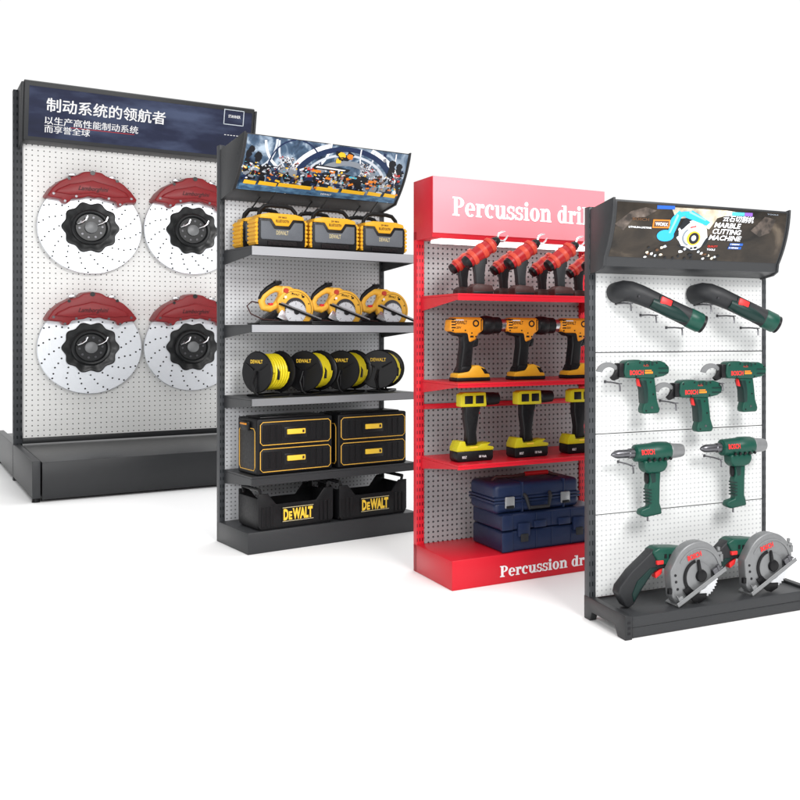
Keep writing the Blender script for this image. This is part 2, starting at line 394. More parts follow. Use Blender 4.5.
# ---- rack with four shelves of yellow and black tools
R2 = rack(2, 'charcoal shelf rack under a crowded tool poster, stocked with yellow and black tools')
W2 = 1.118
for x in (-.066, W2 - .02): post(R2, x, x + .036 if x < 0 else x + .036, -.02, .035, 2.665, M['post'])
b = MB(); b.box(-.03, W2 - .02, -.012, .012, .137, 2.6); b.build('back_panel', M['peg2'], R2)
b = MB(); b.box(-.066, W2, -.544, .035, 0.0, .137); b.build('base', M['grey'], R2, bevel=.004)
def shelf(t, W, x0, d, z, hgt, m, rail=None, fl=.035):
    b = MB(); b.box(x0, x0 + W, -d, -.022, z - .012, z)
    b.box(x0, x0 + W, -d, -d + .012, z - hgt, z - .0125)
    for x in (x0, x0 + W - .008): b.prism([(-d + .0125, z - .0125), (-.022, z - .0125), (-.022, z - hgt - fl), (-d + .0125, z - hgt + .004)], x, x + .008, ax='x')
    s = b.build('shelf', m, t, bevel=.0015, seg=1)
    if rail:
        b = MB(); b.box(x0 + .002, x0 + W - .002, -d - .006, -d - .0005, z - hgt + .003, z - .002); b.build('front_strip', rail, s, bevel=.001, seg=1)
S2 = [1.959, 1.457, .985, .486]
for z, rl, h in zip(S2, (M['rail'], M['rail'], M['edge_strip_mid'], None), (.062, .052, .052, .058)): shelf(R2, W2 + .04, -.035, .52, z, h, M['grey'], rl)  # front strips paler on the upper shelves, none on the lowest
fr2 = arc_prof((.245, 2.345), (.470, 2.682), .028)
H2 = curved_header(R2, W2 + .035, -.05, fr2, (.013, 2.30), (.013, 2.625), M['grey'])
f2, l2 = curved(fr2, W2 + .025, -.045)
g = Art(); rnd = random.Random(5)
sheet(g, f2, .004, .996, .02, .985, M['steelprint'], .002)
for (u, v, ru, rv, ri, m, o_) in ((.62, .3, .36, .75, .90, 'white', .003), (.62, .3, .33, .68, .88, 'navy', .0035), (.62, .3, .27, .56, .93, 'silver', .004), (.62, .3, .22, .45, .8, 'grey', .0045),
                              (.05, .9, .13, .5, .9, 'silver', .003), (.3, 1.0, .2, .6, .93, 'white', .003), (.93, .95, .1, .4, .8, 'navy', .003), 
                              (.8, .9, .12, .5, .94, 'white', .0037), (.48, .95, .3, .8, .96, 'silver', .0032), (.3, .5, .16, .5, .95, 'navy', .0037)):
    cdisc(g, f2, u, v, ru, rv, PR[m], o_, 48, 0, 2 * PI, ri)
off = .005
def blob(u, v, du, dv, m, k=6, jit=.5):
    global off
    off += .000004
    cpoly(g, f2, [(min(.99, max(.01, u + du * math.cos(2 * PI * i / k) * (1 - jit * rnd.random()))), min(.97, max(.03, v + dv * math.sin(2 * PI * i / k) * (1 - jit * rnd.random())))) for i in range(k)], PR[m], off)
ASP = .36                                             # sheet height over width
def part(u, v, s, a, fl, x0, x1, z0, z1, m):
    """one rectangle of a small printed tool: local frame turned by a, mirrored by fl"""
    global off
    off += .000004
    c, q = math.cos(a), math.sin(a)
    cpoly(g, f2, [(min(.992, max(.008, u + s * (x * fl * c - z * q))), min(.98, max(.03, v + s * (x * fl * q + z * c) / ASP))) for x, z in ((x0, z0), (x1, z0), (x1, z1), (x0, z1))], PR[m], off)
def ptool(u, v, s, a, fl, c1, c2='black'):
    part(u, v, s, a, fl, -.02, .42, -.1, .12, c1); part(u, v, s, a, fl, .42, .66, -.07, .09, c2); part(u, v, s, a, fl, .66, .85, -.03, .05, 'silver')
    part(u, v, s, a, fl, .0, .16, -.5, -.1, c2); part(u, v, s, a, fl, -.1, .3, -.68, -.5, c1); part(u, v, s, a, fl, .18, .23, -.2, -.1, 'red'); part(u, v, s, a, fl, .06, .3, -.02, .05, rnd.choice(['white', 'grey', 'black']))
for i in range(60): blob(rnd.random(), rnd.uniform(.24, .46), rnd.uniform(.02, .05), rnd.uniform(.05, .14), rnd.choice(['black', 'black', 'navy', 'grey']), 7)
for i in range(14): blob(rnd.choice([.04, .08, .95, .9, .97, .02]), rnd.uniform(.5, .78), .03, .08, 'black', 7)
for i in range(46):
    ptool(rnd.random(), rnd.uniform(.30, .58), rnd.uniform(.045, .085), rnd.uniform(-.5, .6), rnd.choice([-1, 1]), rnd.choice(['orange', 'yellow', 'red', 'navy', 'grey', 'black', 'brown', 'silver', 'black']), rnd.choice(['black', 'black', 'grey']))
for uc in (.26, .745):
    for i in range(26): ptool(uc + rnd.uniform(-.05, .05), rnd.uniform(.5, .72), rnd.uniform(.02, .035), rnd.uniform(-1, 1), rnd.choice([-1, 1]), rnd.choice(['silver', 'white', 'grey', 'brown', 'red', 'black']), rnd.choice(['black', 'silver']))
for i in range(90): blob(rnd.random(), rnd.uniform(.24, .56), rnd.uniform(.003, .012), rnd.uniform(.01, .03), rnd.choice(['orange', 'white', 'grey', 'yellow', 'black', 'silver', 'cyan']), rnd.choice([4, 5]), .6)
for i in range(10): blob(.53 + .09 * rnd.random(), .72 + .14 * rnd.random(), .03, .07, rnd.choice(['black', 'black', 'yellow', 'orange']), 6)
cpoly(g, f2, [(.4, .56), (.62, .54), (.64, .60), (.42, .63)], PR['black'], .0068)
cpoly(g, f2, [(.42, .575), (.60, .565), (.61, .585), (.43, .605)], PR['white'], .0070)
cpoly(g, f2, [(.40, .50), (.46, .49), (.46, .53), (.41, .54)], PR['orange'], .0070)
cpoly(g, f2, [(.64, .45), (.69, .445), (.69, .475), (.64, .485)], PR['cyan'], .0070)
cpoly(g, f2, [(.77, .40), (.82, .39), (.82, .44), (.77, .45)], PR['orange'], .0070)
sheet(g, f2, .012, .985, .03, .16, M['floorprint'], .0071, 3)
for a, c_ in ((.03, .1), (.115, .22), (.23, .43), (.46, .60), (.62, .77), (.79, .88), (.90, .98)):
    cpoly(g, f2, [(a, .155), (c_, .145), (c_ + .003, .215), (a + .003, .23)], PR['yellow'], .0074)
put_text(g, 'DEWALT', 0, 0, 1, 0, PR['white'], f=lambda u, v: (.5 + u * .012, .0078, .07 + v * .035))
g.lay(f2, 'sign_graphic', H2)

# ---- red rack
R3 = rack(3, 'bright red rack with pink sign, grey pegboard and three tool shelves')
W3 = 1.04
for x in (-.060, W3): post(R3, x, x + .045, -.02, .035, 2.0, M['postr'])
b = MB(); b.box(-.015, W3, -.012, .012, .163, 1.95); b.build('back_panel', M['peg3'], R3)
b = MB(); b.box(-.060, W3 + .045, -.538, .035, 0.0, .163); b3 = b.build('base', M['red'], R3, bevel=.004)
for z, h in zip((1.619, 1.129, .683), (.038, .026, .026)): shelf(R3, W3 + .05, -.035, .561, z, h, M['red'], None, .05)
b = MB(); b.box(-.015, W3, -.030, -.0125, .955, .985); b.build('crossbar', M['red'], R3, bevel=.002)
b = MB(); b.box(-.060, W3 + .045, -.255, .035, 1.945, 2.295); H3 = b.build('header', M['redside'], R3, bevel=.004)
b = MB(); b.box(-.058, W3 + .043, -.264, -.2555, 1.972, 2.293); face = b.build('sign_face', M['pink'], H3, bevel=.003)
b = MB(); b.box(.0, W3 - .01, -.235, -.085, 1.926, 1.944); b.build('tube_lamp', M['lamp'], H3, bevel=.003)

# fat slab-serif letters, built stroke by stroke
def ell(cx, cy, rx, ry, n=24, a0=0, a1=2 * PI): return [(cx + rx * math.cos(a0 + (a1 - a0) * i / n), cy + ry * math.sin(a0 + (a1 - a0) * i / n)) for i in range(n + (0 if a1 - a0 > 6.28 else 1))]
def bandring(cx, cy, rx, ry, tx, ty, a0=0, a1=2 * PI, n=28):
    """ring as quads: wide sides tx, thin top/bottom ty"""
    q = []
    for i in range(n):
        s_, e_ = a0 + (a1 - a0) * i / n, a0 + (a1 - a0) * (i + 1) / n
        q.append([(cx + rx * math.cos(s_), cy + ry * math.sin(s_)), (cx + rx * math.cos(e_), cy + ry * math.sin(e_)),
                  (cx + (rx - tx) * math.cos(e_), cy + (ry - ty) * math.sin(e_)), (cx + (rx - tx) * math.cos(s_), cy + (ry - ty) * math.sin(s_))])
    return q
def R_(a, c, d, e): return [(a, c), (d, c), (d, e), (a, e)]
GL = {
 'P': (.60, [R_(.08, 0, .25, .70), R_(0, 0, .34, .06), R_(0, .64, .3, .70)] + bandring(.27, .5, .30, .2, .16, .055, -PI / 2, PI / 2)),
 'e': (.50, bandring(.25, .25, .25, .265, .15, .06, .15, 5.5) + [R_(.1, .235, .485, .285)]),
 'r': (.44, [R_(.07, 0, .22, .5), R_(0, 0, .29, .055), R_(0, .445, .2, .5), ell(.36, .42, .085, .085)] + bandring(.32, .30, .14, .2, .05, .07, PI / 2, PI)),
 'c': (.47, bandring(.26, .25, .26, .265, .16, .06, .75, 5.4) + [ell(.38, .38, .075, .075)]),
 'u': (.60, [R_(.07, .12, .22, .5), R_(.38, 0, .53, .5), R_(0, .445, .2, .5), R_(.31, .445, .5, .5), R_(.4, 0, .6, .055)] + bandring(.26, .17, .19, .185, .1, .09, PI, 2 * PI)),
 's': (.42, bandring(.21, .365, .19, .15, .11, .07, .5, 4.5) + bandring(.21, .135, .20, .15, .11, .07, -2.7, 1.5) + [R_(.0, 0, .05, .19), R_(.34, .32, .39, .5)]),
 'i': (.31, [R_(.07, 0, .22, .5), R_(0, 0, .29, .055), R_(0, .445, .2, .5), ell(.145, .63, .09, .085)]),
 'o': (.53, bandring(.255, .25, .255, .265, .16, .055)),
 'n': (.62, [R_(.07, 0, .22, .5), R_(.39, 0, .54, .36), R_(0, 0, .28, .055), R_(.33, 0, .61, .055), R_(0, .445, .2, .5)] + bandring(.35, .33, .19, .185, .13, .09, 0, PI * .85)),
 'd': (.57, bandring(.23, .25, .23, .265, .15, .055) + [R_(.34, 0, .49, .70), R_(.24, .645, .47, .70), R_(.4, 0, .56, .055)]),
 'l': (.31, [R_(.07, 0, .22, .70), R_(0, 0, .29, .055), R_(0, .645, .2, .70)]), ' ': (.28, [])}
def slab_text(t, x, z, h, y, width, depth=.006):
    b = MB(); tot = sum(GL[c][0] + .035 for c in t); kx = width / tot; kz = h / .7; u = 0; k = 0
    for c in t:
        for pl in GL[c][1]:
            k += 1; e = .00004 * (k % 23)
            b.prism([(x + (u + p[0]) * kx, z + p[1] * kz) for p in pl], y - depth - e, y)
        u += GL[c][0] + .035
    return b
slab_text('Percussion drill', .058, 2.075, .108, -.2645, .945).build('sign_lettering', M['white'], face, smooth=0)
slab_text('Percussion drill', .225, .038, .062, -.5385, .635, .004).build('base_lettering', M['whitep'], b3, smooth=0)

# ---- white pegboard rack with green tools
R4 = rack(4, 'charcoal rack with pale pegboard hung with green power tools, marble cutter poster on top')
W4 = .98
for x in (-.060, W4): post(R4, x, x + .036 if x < 0 else x + .022, -.02, .035, 2.02, M['post'])
zs = [.103, .508, .905, 1.306, 1.704, 1.99]
for a, c_ in zip(zs[:-1], zs[1:]):
    b = MB(); b.box(-.024, W4, -.012, .012, a + .0022, c_ - .0022); b.build('back_panel', M['peg4'], R4, bevel=.0012, seg=1)
b = MB(); b.box(-.03, W4 + .02, .0125, .02, .1, 1.99); b.build('backing_sheet', M['grey'], R4)
b = MB(); b.box(-.02, W4 + .0, -.385, .0125, .05, .099); b.box(-.02, W4, -.385, -.372, .004, .0495); base4 = b.build('base', M['grey'], R4, bevel=.003)
for x in (-.062, W4 + .002):
    b = MB(); b.prism([(-.398, 0.0), (-.398, .11), (-.36, .112), (.035, .112), (.035, 0), (-.03, 0), (-.05, .045), (-.29, .045), (-.32, 0)], x, x + .036, ax='x')
    b.build('end_bracket', M['greyd'], base4, bevel=.003)
b = MB()
for z in (.03, .055, .08): b.box(-.050, -.036, -.3995, -.3982, z - .006, z + .006)
b.build('slot', M['hole'], base4)
fr4 = arc_prof((.165, 1.762), (.265, 2.03), .020)
H4 = curved_header(R4, W4 + .03, -.045, [(.12, 1.712), (.158, 1.722)] + fr4, (.013, 1.695), (.013, 2.0), M['grey'])
f4, l4 = curved(fr4, W4 + .014, -.037)
g = Art()
sheet(g, f4, .004, .996, .03, .965, M['brownprint'], .002)
cpoly(g, f4, [(.30, .93), (.62, .94), (.78, .90), (.77, .87), (.62, .85), (.57, .80), (.53, .6), (.46, .66), (.42, .78), (.33, .74)], M['stoneprint'], .0028)
cpoly(g, f4, [(.0, .6), (.08, .82), (.16, .9), (.22, .86), (.16, .74), (.1, .72), (.05, .5)], M['rockprint'], .0028)
cpoly(g, f4, [(.78, .62), (.86, .88), (.93, .84), (.9, .6), (.84, .52)], M['rockprint'], .0028)
cpoly(g, f4, [(.22, .885), (.32, .895), (.32, .955), (.22, .945)], M['blued'], .0034)
# cutter picture
cpoly(g, f4, [(.35, .42), (.352, .58), (.385, .70), (.43, .74), (.48, .70), (.515, .60), (.527, .46), (.515, .32), (.48, .23), (.43, .21), (.39, .27), (.37, .36)], PR['white'], .0042)
cdisc(g, f4, .44, .45, .078, .215, PR['silver'], .00425, 34, 0, 2 * PI, .93)
cdisc(g, f4, .44, .45, .060, .17, PR['grey'], .0043, 30, 2.2, 4.4, .8)
for q_ in ([(.35, .62), (.40, .74), (.415, .70), (.37, .56)], [(.50, .28), (.53, .34), (.545, .50), (.52, .44)], [(.36, .30), (.40, .22), (.47, .19), (.41, .28)], [(.33, .5), (.355, .56), (.36, .46), (.34, .42)]): cpoly(g, f4, q_, PR['black'], .0049)
cdisc(g, f4, .448, .43, .040, .125, PR['yellow'], .0046, 20)
cdisc(g, f4, .450, .43, .029, .10, PR['black'], .0050, 20)
cdisc(g, f4, .448, .435, .014, .05, PR['silver'], .0054, 16)
cdisc(g, f4, .40, .68, .10, .20, M['blue'], .0043, 26, .5, PI + .2, .62)
cdisc(g, f4, .285, .45, .048, .10, M['blue'], .0044, 20)
cpoly(g, f4, [(.285, .42), (.325, .44), (.355, .74), (.37, .84), (.345, .88), (.315, .78)], M['blue'], .0047)
cpoly(g, f4, [(.30, .50), (.31, .50), (.345, .80), (.335, .83)], M['bluel'], .0049)
cpoly(g, f4, [(.40, .86), (.50, .74), (.505, .76), (.41, .885)], M['bluel'], .0049)
cpoly(g, f4, [(.36, .66), (.38, .76), (.44, .80), (.49, .72), (.43, .74)], PR['black'], .0046)
cpoly(g, f4, [(.38, .78), (.51, .66), (.53, .72), (.42, .90)], M['blue'], .0048)
cpoly(g, f4, [(.42, .60), (.455, .63), (.45, .65), (.415, .62)], PR['red'], .0050)
for i in range(40):
    u, v = .2 + rnd.random() * .42, .05 + .22 * rnd.random() ** 1.5; du, dv = .012, .035
    cpoly(g, f4, [(u + du * math.cos(2 * PI * k / 5) * (1 - .5 * rnd.random()), v + dv * math.sin(2 * PI * k / 5) * (1 - .5 * rnd.random())) for k in range(5)], rnd.choice([PR['black'], PR['white'], PR['brown'], PR['silver'], M['cream'], PR['black']]), .0052 + i * .00001)
cpoly(g, f4, [(.205, .57), (.30, .58), (.30, .72), (.205, .71)], PR['orange'], .0040)
cpoly(g, f4, [(.212, .59), (.293, .60), (.293, .70), (.212, .69)], PR['brown'], .0042)
def t4(t, u, v, h, w, m, off_=.0056, bold=.03, it=0.): put_text(g, t, 0, 0, .72, 0, m, bold=bold, italic=it, f=lambda a, c_, T=text_mesh(t, bold)[2]: (u + a / T * w, off_, v + c_ / .72 * h))
t4('WORX', .218, .615, .055, .07, PR['white'])
t4('LITHIUM-LIFETIME', .075, .555, .028, .125, PR['white'])
t4('BOSCH', .09, .68, .045, .09, PR['brown'], bold=.02)
t4('云石切割机', .60, .76, .085, .185, PR['white'], bold=0, it=.25); t4('云石切割机', .602, .765, .085, .185, PR['white'], off_=.0059, bold=0, it=.25)
t4('MARBLE', .555, .645, .085, .155, PR['white'], it=.2)
t4('CUTTING', .548, .535, .085, .17, PR['white'], it=.2)
t4('MACHINE', .535, .425, .085, .19, PR['white'], it=.2)
cpoly(g, f4, [(.655, .86), (.73, .865), (.73, .925), (.655, .92)], PR['cyan'], .0040)
cpoly(g, f4, [(.732, .865), (.78, .868), (.78, .928), (.732, .925)], PR['violet'], .0040)
cpoly(g, f4, [(.67, .335), (.75, .34), (.75, .385), (.67, .38)], M['blued'], .0040)
cpoly(g, f4, [(.665, .27), (.745, .275), (.745, .32), (.665, .315)], M['blued'], .0040)
t4('1300W', .675, .35, .026, .055, PR['white']); t4('110MM', .67, .285, .026, .055, PR['white'])
t4('QUALITY', .54, .29, .035, .06, PR['red']); t4('TOOLS', .54, .23, .035, .05, PR['white'])
t4('TOOLS', .87, .915, .02, .07, PR['grey'])
g.lay(f4, 'sign_graphic', H4)

# ------------------------------------------------------------------ brake discs (rack 1)
def brake_disc():
    t = thing('brake_disc', '', 'brake disc', group='brake discs on the big white pegboard')
    R = .456
    b = MB(); b.lathe([(-.0, .20), (-.0, R - .006), (-.006, R), (-.028, R), (-.034, R - .006), (-.034, .2)], (0, 0, 0), (0, 1, 0), n=96)
    b.v = [(x, -.055 - y if False else y, z) for x, y, z in b.v]
    rot = b.build('rotor', M['disc'], t)
    hl = MB()
    for k in range(16):
        a0 = 2 * PI * k / 16
        for j, rr in enumerate((.27, .315, .36, .405, .44)):
            a = a0 + j * .085 + (.02 if j % 2 else 0)
            hl.cyl((rr * math.cos(a), -.0348, rr * math.sin(a)), (rr * math.cos(a), -.0336, rr * math.sin(a)), .0085, n=10)
    hl.build('drill_holes', M['hole'], rot)
    wob = lambda a: 1 + .055 * math.cos(10 * a)
    b = MB(); b.lathe([(-.030, .24), (-.050, .24), (-.056, .232), (-.052, .205), (-.044, .185), (-.044, .02)], (0, 0, 0), (0, 1, 0), n=100, wob=wob)
    hub = b.build('hub', M['hub'], t)
    b = MB(); b.lathe([(-.03, .178), (-.075, .170), (-.082, .16), (-.078, .145), (-.055, .13), (-.055, .05), (-.03, .05)], (0, 0, 0), (0, 1, 0), n=60); b.build('hat', M['hub'], hub)
    for k in range(10):
        a = 2 * PI * k / 10 + .1; x, z = .100 * math.cos(a), .100 * math.sin(a)
        b = MB(); b.cyl((x, -.052, z), (x, -.060, z), .0115, .010, n=14); b.build('bolt', M['dsteel'], hub)
    b = MB(); b.lathe([(-.05, .056), (-.078, .056), (-.082, .050), (-.082, .0)][:3], (0, 0, 0), (0, 1, 0), n=36); b.build('centre_cap', M['alu'], hub)
    # caliper: arched casting over the top of the disc
    top = [(-.405, .215), (-.36, .30), (-.29, .375), (-.21, .425), (-.13, .455), (-.085, .495), (.0, .51), (.085, .50), (.13, .465), (.21, .44), (.29, .39), (.36, .315), (.42, .225)]
    bot_ = [(.40, .195), (.30, .185), (.27, .15), (.235, .15), (.215, .195), (.12, .215), (.07, .235), (.02, .222), (-.03, .235), (-.08, .215), (-.19, .195), (-.215, .148), (-.255, .15), (-.28, .185), (-.39, .195)]
    zf = lambda z: .215 + (z - .15) * .94
    pts = [(x, zf(z)) for x, z in top + bot_]
    b = MB(); b.prism(pts, -.155, .035, taper=.93, ctr=(0, .32)); cal = b.build('caliper', M['calred'], t, bevel=.012, seg=3)
    b = MB(); b.prism([(x, zf(z)) for x, z in [(-.30, .285), (-.20, .345), (-.1, .37), (0, .40), (.1, .375), (.2, .35), (.30, .295), (.33, .25), (.2, .235), (.1, .25), (0, .27), (-.1, .25), (-.2, .235), (-.33, .25)]], -.172, -.15, taper=.94, ctr=(0, .31)); b.build('bridge_rib', M['calred'], cal, bevel=.007, seg=2)
    for x, z in ((0, .475), (-.2, .40), (.215, .41)):
        b = MB(); b.cyl((x, -.150, zf(z)), (x, -.160, zf(z)), .022 if x == 0 else .014, n=16); b.build('bolt', M['hub'], cal)
    for x, z in ((-.33, .235), (-.14, .222), (.14, .222), (.34, .235), (.24, .168), (-.235, .168)):
        b = MB(); b.cyl((x, -.150, zf(z)), (x, -.162, zf(z)), .011, n=14); b.build('bolt', M['dsteel'], cal)
    for x, s in ((-.165, 1), (.18, -1)):
        b = MB(); b.box(x - .03, x + .03, -.10, -.02, .485, .512); b.build('pad_clip', M['steel'], cal, bevel=.004)
    g = MB(); put_text(g, 'Lamborghini', -.125, .345, .042, -.1735, M['ink'], width=.25, bold=.012, italic=.35); g.build('caliper_lettering', parent=cal, smooth=0)
    return t
P0 = brake_disc()
def wire(pts, r, name, par, m): b = MB(); b.tube(pts, r, 8); return b.build(name, m, par)
hook0 = None
dl = ['upper left', 'upper right', 'lower left', 'lower right']
for i, (x, z) in enumerate(((.558, 2.44), (1.492, 2.468), (.558, 1.262), (1.492, 1.262))):
    place(P0, i, 1, x, .075, z, f'drilled brake disc with red caliper, {dl[i]} one on the white pegboard')
    for s in (-1, 1):
        if hook0 is None:
            b = MB(); b.tube([(-.07, -.025, -.03), (-.07, -.12, -.03), (-.055, -.16, -.028), (-.02, -.19, -.012), (.01, -.20, .012), (.022, -.205, .05)], .0075, 8); o = b.build('display_hook', M['chrome']); hook0 = o
        else: o = hook0.copy(); C.objects.link(o)
        o.location = wp(1, x + (-.06 if s < 0 else .115), 0, z + .055); o.rotation_euler = (0, 0, RK[1][2])
        o['category'] = 'hook'; o['group'] = 'hooks through the brake disc hubs'
        o['label'] = f'bright wire hook {"left" if s < 0 else "right"} of the centre cap of the {dl[i]} brake disc'

def screws(par, y, pts, r=.006, name='screws', m=None):
    b = MB()
    for x, z in pts: b.cyl((x, y + .003, z), (x, y - .0012, z), r, r * .85, n=12)
    return b.build(name, m or M['blk'], par)
# ------------------------------------------------------------------ rack 2 goods
def outline(b, pts, y, r, m=None, n=6): b.tube([(p[0], y, p[1]) for p in pts], r, n, m, closed=True)
def radio():
    t = thing('jobsite_radio', '', 'radio', group='yellow radios on the top shelf')
    w, h, d = .335, .185, .15
    b = MB(); b.prism([(-.16, 0), (.16, 0), (.167, .03), (.167, .15), (.145, .178), (.10, .182), (.06, .186), (-.06, .186), (-.10, .182), (-.145, .178), (-.167, .15), (-.167, .03)], -d / 2 + .004, d / 2 - .01)
    bd = b.build('body', M['blk'], t, bevel=.008)
    for s in (-1, 1):
        b = MB()
        for k in range(6): z = .028 + k * .024; b.box(s * .172 - .010, s * .172 + .010, -d / 2 + .004, d / 2 - .004, z - .0085, z + .0085)
        b.box(s * .166 - .008, s * .166 + .008, -d / 2 + .008, d / 2 - .008, .01, .165)
        b.build('side_bumper', M['yel'], bd, bevel=.003, seg=1)
    b = MB(); b.prism([(-.155, .165), (-.075, .165), (-.045, .125), (.045, .125), (.075, .165), (.155, .165), (.148, .186), (.09, .198), (-.09, .198), (-.148, .186)], -d / 2 - .004, d / 2 - .01)
    yt = b.build('top_cover', M['yel'], t, bevel=.005)
    b = MB(); b.prism([(-.140, .042), (.140, .042), (.146, .055), (.146, .150), (.086, .150), (.054, .106), (-.054, .106), (-.086, .150), (-.146, .150), (-.146, .055)], -d / 2 - .0015, -d / 2 + .02)
    b.build('grille', M['grille'], t, bevel=.004)
    g = MB(); g.mats = [M['golddull']]; put_text(g, 'DEWALT', -.042, .073, .024, -d / 2 - .0030, M['golddull'], width=.084); put_text(g, 'BLUETOOTH', -.045, .145, .016, -d / 2 - .0052, M['ink'], width=.09)
    put_text(g, '20V MAX', -.03, .17, .011, -d / 2 - .0052, M['ink'], width=.06)
    g.build('front_lettering', parent=bd, smooth=0)
    b = MB(); b.box(-.10, .10, -d / 2 - .006, -d / 2 + .01, .008, .034)
    for k in range(5): b.cyl((-.07 + k * .035, -d / 2 - .010, .021), (-.07 + k * .035, -d / 2 - .004, .021), .008, n=12)
    b.build('control_panel', M['blkg'], t, bevel=.002, seg=1)
    b = MB(); b.tube([(-.135, 0, .17), (-.125, 0, .215), (-.095, -.0, .243), (-.05, 0, .25), (.05, 0, .25), (.095, 0, .243), (.125, 0, .215), (.135, 0, .17)], [.013] * 8, 10); b.build('carry_handle', M['blk'], t)
    b = MB(); b.cyl((-.12, .045, .18), (.0, .03, .335), .005, n=8); b.build('antenna', M['blkg'], t)
    return t
rp = radio(); k = 0
for row, (y, dx, word) in enumerate(((.43, 0, 'front'), (.16, .0, 'back'))):
    for i in range(3):
        lab = f'yellow radio with top handle, {["left", "middle", "right"][i]} one of the {word} row on the top shelf'
        place(rp, k, 2, .168 + i * .362 + dx, y, S2[0] + .001, lab).scale = (.95, 1, 1.1); k += 1

def csaw():
    t = thing('circular_saw', '', 'circular saw', group='yellow circular saws on the second shelf')
    # guard
    g_ = MB(); cx, cz, R = .055, .105, .135
    g_.prism([(cx + R * math.cos(a), cz + R * math.sin(a)) for a in [RA(-38 + 198 * i / 26) for i in range(27)]] + [(cx - .11, cz + .0), (cx - .105, cz - .03), (cx + .075, cz - .1)], -.06, .0)
    gd = g_.build('blade_guard', M['yelp'], t, bevel=.010, seg=3)
    b = MB(); b.cyl((cx, -.066, cz), (cx, -.058, cz), .075, n=40); b.build('guard_opening', M['dsteel'], gd)
    b = MB(); n = 40; b.prism([(cx - .0 + (.077 if i % 2 else .069) * math.cos(2 * PI * i / (2 * n)) * 1.0, cz - .022 + (.077 if i % 2 else .069) * math.sin(2 * PI * i / (2 * n))) for i in range(2 * n)], -.072, -.069)
    bl = b.build('blade', M['disc'], t, smooth=0)
    b = MB(); b.cyl((cx + .005, -.085, cz - .018), (cx + .005, -.070, cz - .018), .017, .02, n=20); b.build('arbor', M['blk'], bl)
    screws(gd, -.0605, [(cx + .105 * math.cos(RA(a)), cz + .105 * math.sin(RA(a))) for a in (-20, 20, 62, 100, 140)], .0055)
    b = MB(); b.ring(cx, cz, .118, .1155, -.0612, -.0595, n=40, a0=RA(-22), a1=RA(128), mt=M['brown'])
    put_text(b, 'DEWALT', cx - .03, cz + .094, .014, -.0612, M['blk'], width=.06, rot=RA(-8)); b.box(cx + .048, cx + .066, -.0615, -.0595, cz + .075, cz + .088, M['blk']); b.box(cx - .075, cx - .06, -.0612, -.0595, cz + .07, cz + .085, M['whitep']); b.build('guard_marks', parent=gd, smooth=0)
    b = MB()
    for k in range(8):
        a = 2 * PI * k / 8; q = [(cx + rr * math.cos(a + o_), cz - .022 + rr * math.sin(a + o_)) for rr, o_ in ((.05, -.03), (.066, -.02), (.066, .02), (.05, .03))]
        b.poly([(p[0], -.0723, p[1]) for p in q])
    b.build('blade_slots', M['dsteel'], bl, smooth=0)
    # motor housing behind, handle loop to the left
    b = MB(); b.cyl((cx - .03, -.0, cz - .005), (cx - .03, .11, cz - .005), .072, .06, n=28); b.build('motor', M['blk'], t, bevel=.006)
    loop = [(-.195, .14), (-.185, .19), (-.14, .235), (-.08, .27), (-.03, .275), (.005, .245), (.045, .232), (.03, .15), (-.04, .105), (-.10, .08), (-.16, .09)]
    hole = [(-.135, .135), (-.125, .165), (-.085, .195), (-.055, .20), (-.055, .17), (-.085, .135), (-.11, .122)]
    # bridge the hole with quads strip: build as tube loop
    b = MB(); pts = [(-.15, .115), (-.165, .15), (-.15, .185), (-.115, .215), (-.075, .237), (-.03, .235), (-.02, .20), (-.04, .16), (-.07, .125), (-.11, .105)]
    b.tube([(p[0], -.02, p[1]) for p in pts], [.026, .024, .022, .022, .024, .028, .026, .022, .024, .026], 12, closed=True)
    b.prism([(-.055, .10), (-.03, .255), (.02, .255), (.06, .235), (.09, .21), (.04, .12), (-.02, .07)], -.05, .02)
    hd = b.build('handle', M['yelp'], t, bevel=.004)
    b = MB(); b.tube([(-.178, -.022, .165), (-.160, -.022, .202), (-.122, -.022, .236), (-.080, -.022, .262), (-.035, -.022, .278)], [.012, .016, .018, .018, .014], 10)
    b.box(-.075, -.03, -.04, .0, .268, .29); b.build('grip', M['blk'], hd, bevel=.002)
    b = MB(); b.cyl((-.008, -.062, .225), (-.008, -.045, .225), .017, n=16); b.build('lock_button', M['drill_org'], hd)
    b = MB(); b.box(-.115, -.09, -.04, -.005, .125, .142); b.build('trigger', M['btn'], hd, bevel=.003)
    # shoe: long steel plate tipping down to the right
    T = Matrix.Translation((0, 0, 0)) @ Matrix.Rotation(RA(20), 4, 'Y')
    b = MB(); b.box(-.10, .205, -.088, -.080, .112, .121, T=T); b.build('depth_rail', M['steel'], t)
    b = MB(); b.box(-.11, .21, -.084, -.074, .100, .1115, T=T); b.build('base_arm', M['blk'], t)
    b = MB(); b.box(-.21, .21, -.10, .10, .0, .012); b.box(-.21, .21, -.10, -.092, .012, .024); b.box(-.05, .05, .0, .06, .012, .06); b.prism([(-.19, .012), (-.10, .012), (-.05, .07), (-.10, .085)], -.03, .03); sh = b.build('shoe', M['blkg'], t, bevel=.002)
    b = MB(); b.prism([(-.075, .05), (.0, .015), (.06, .012), (.02, .06), (-.04, .10)], -.068, -.050); b.build('lower_guard', M['steel'], t, bevel=.003)
    b = MB()
    b.tube([(-.175, -.02, .14), (-.23, -.02, .15), (-.262, -.02, .12), (-.24, -.03, .07), (-.17, -.05, .035), (-.06, -.06, .028)], .0045, 8); b.build('cord', M['brown'], t)
    return t
sp = csaw()
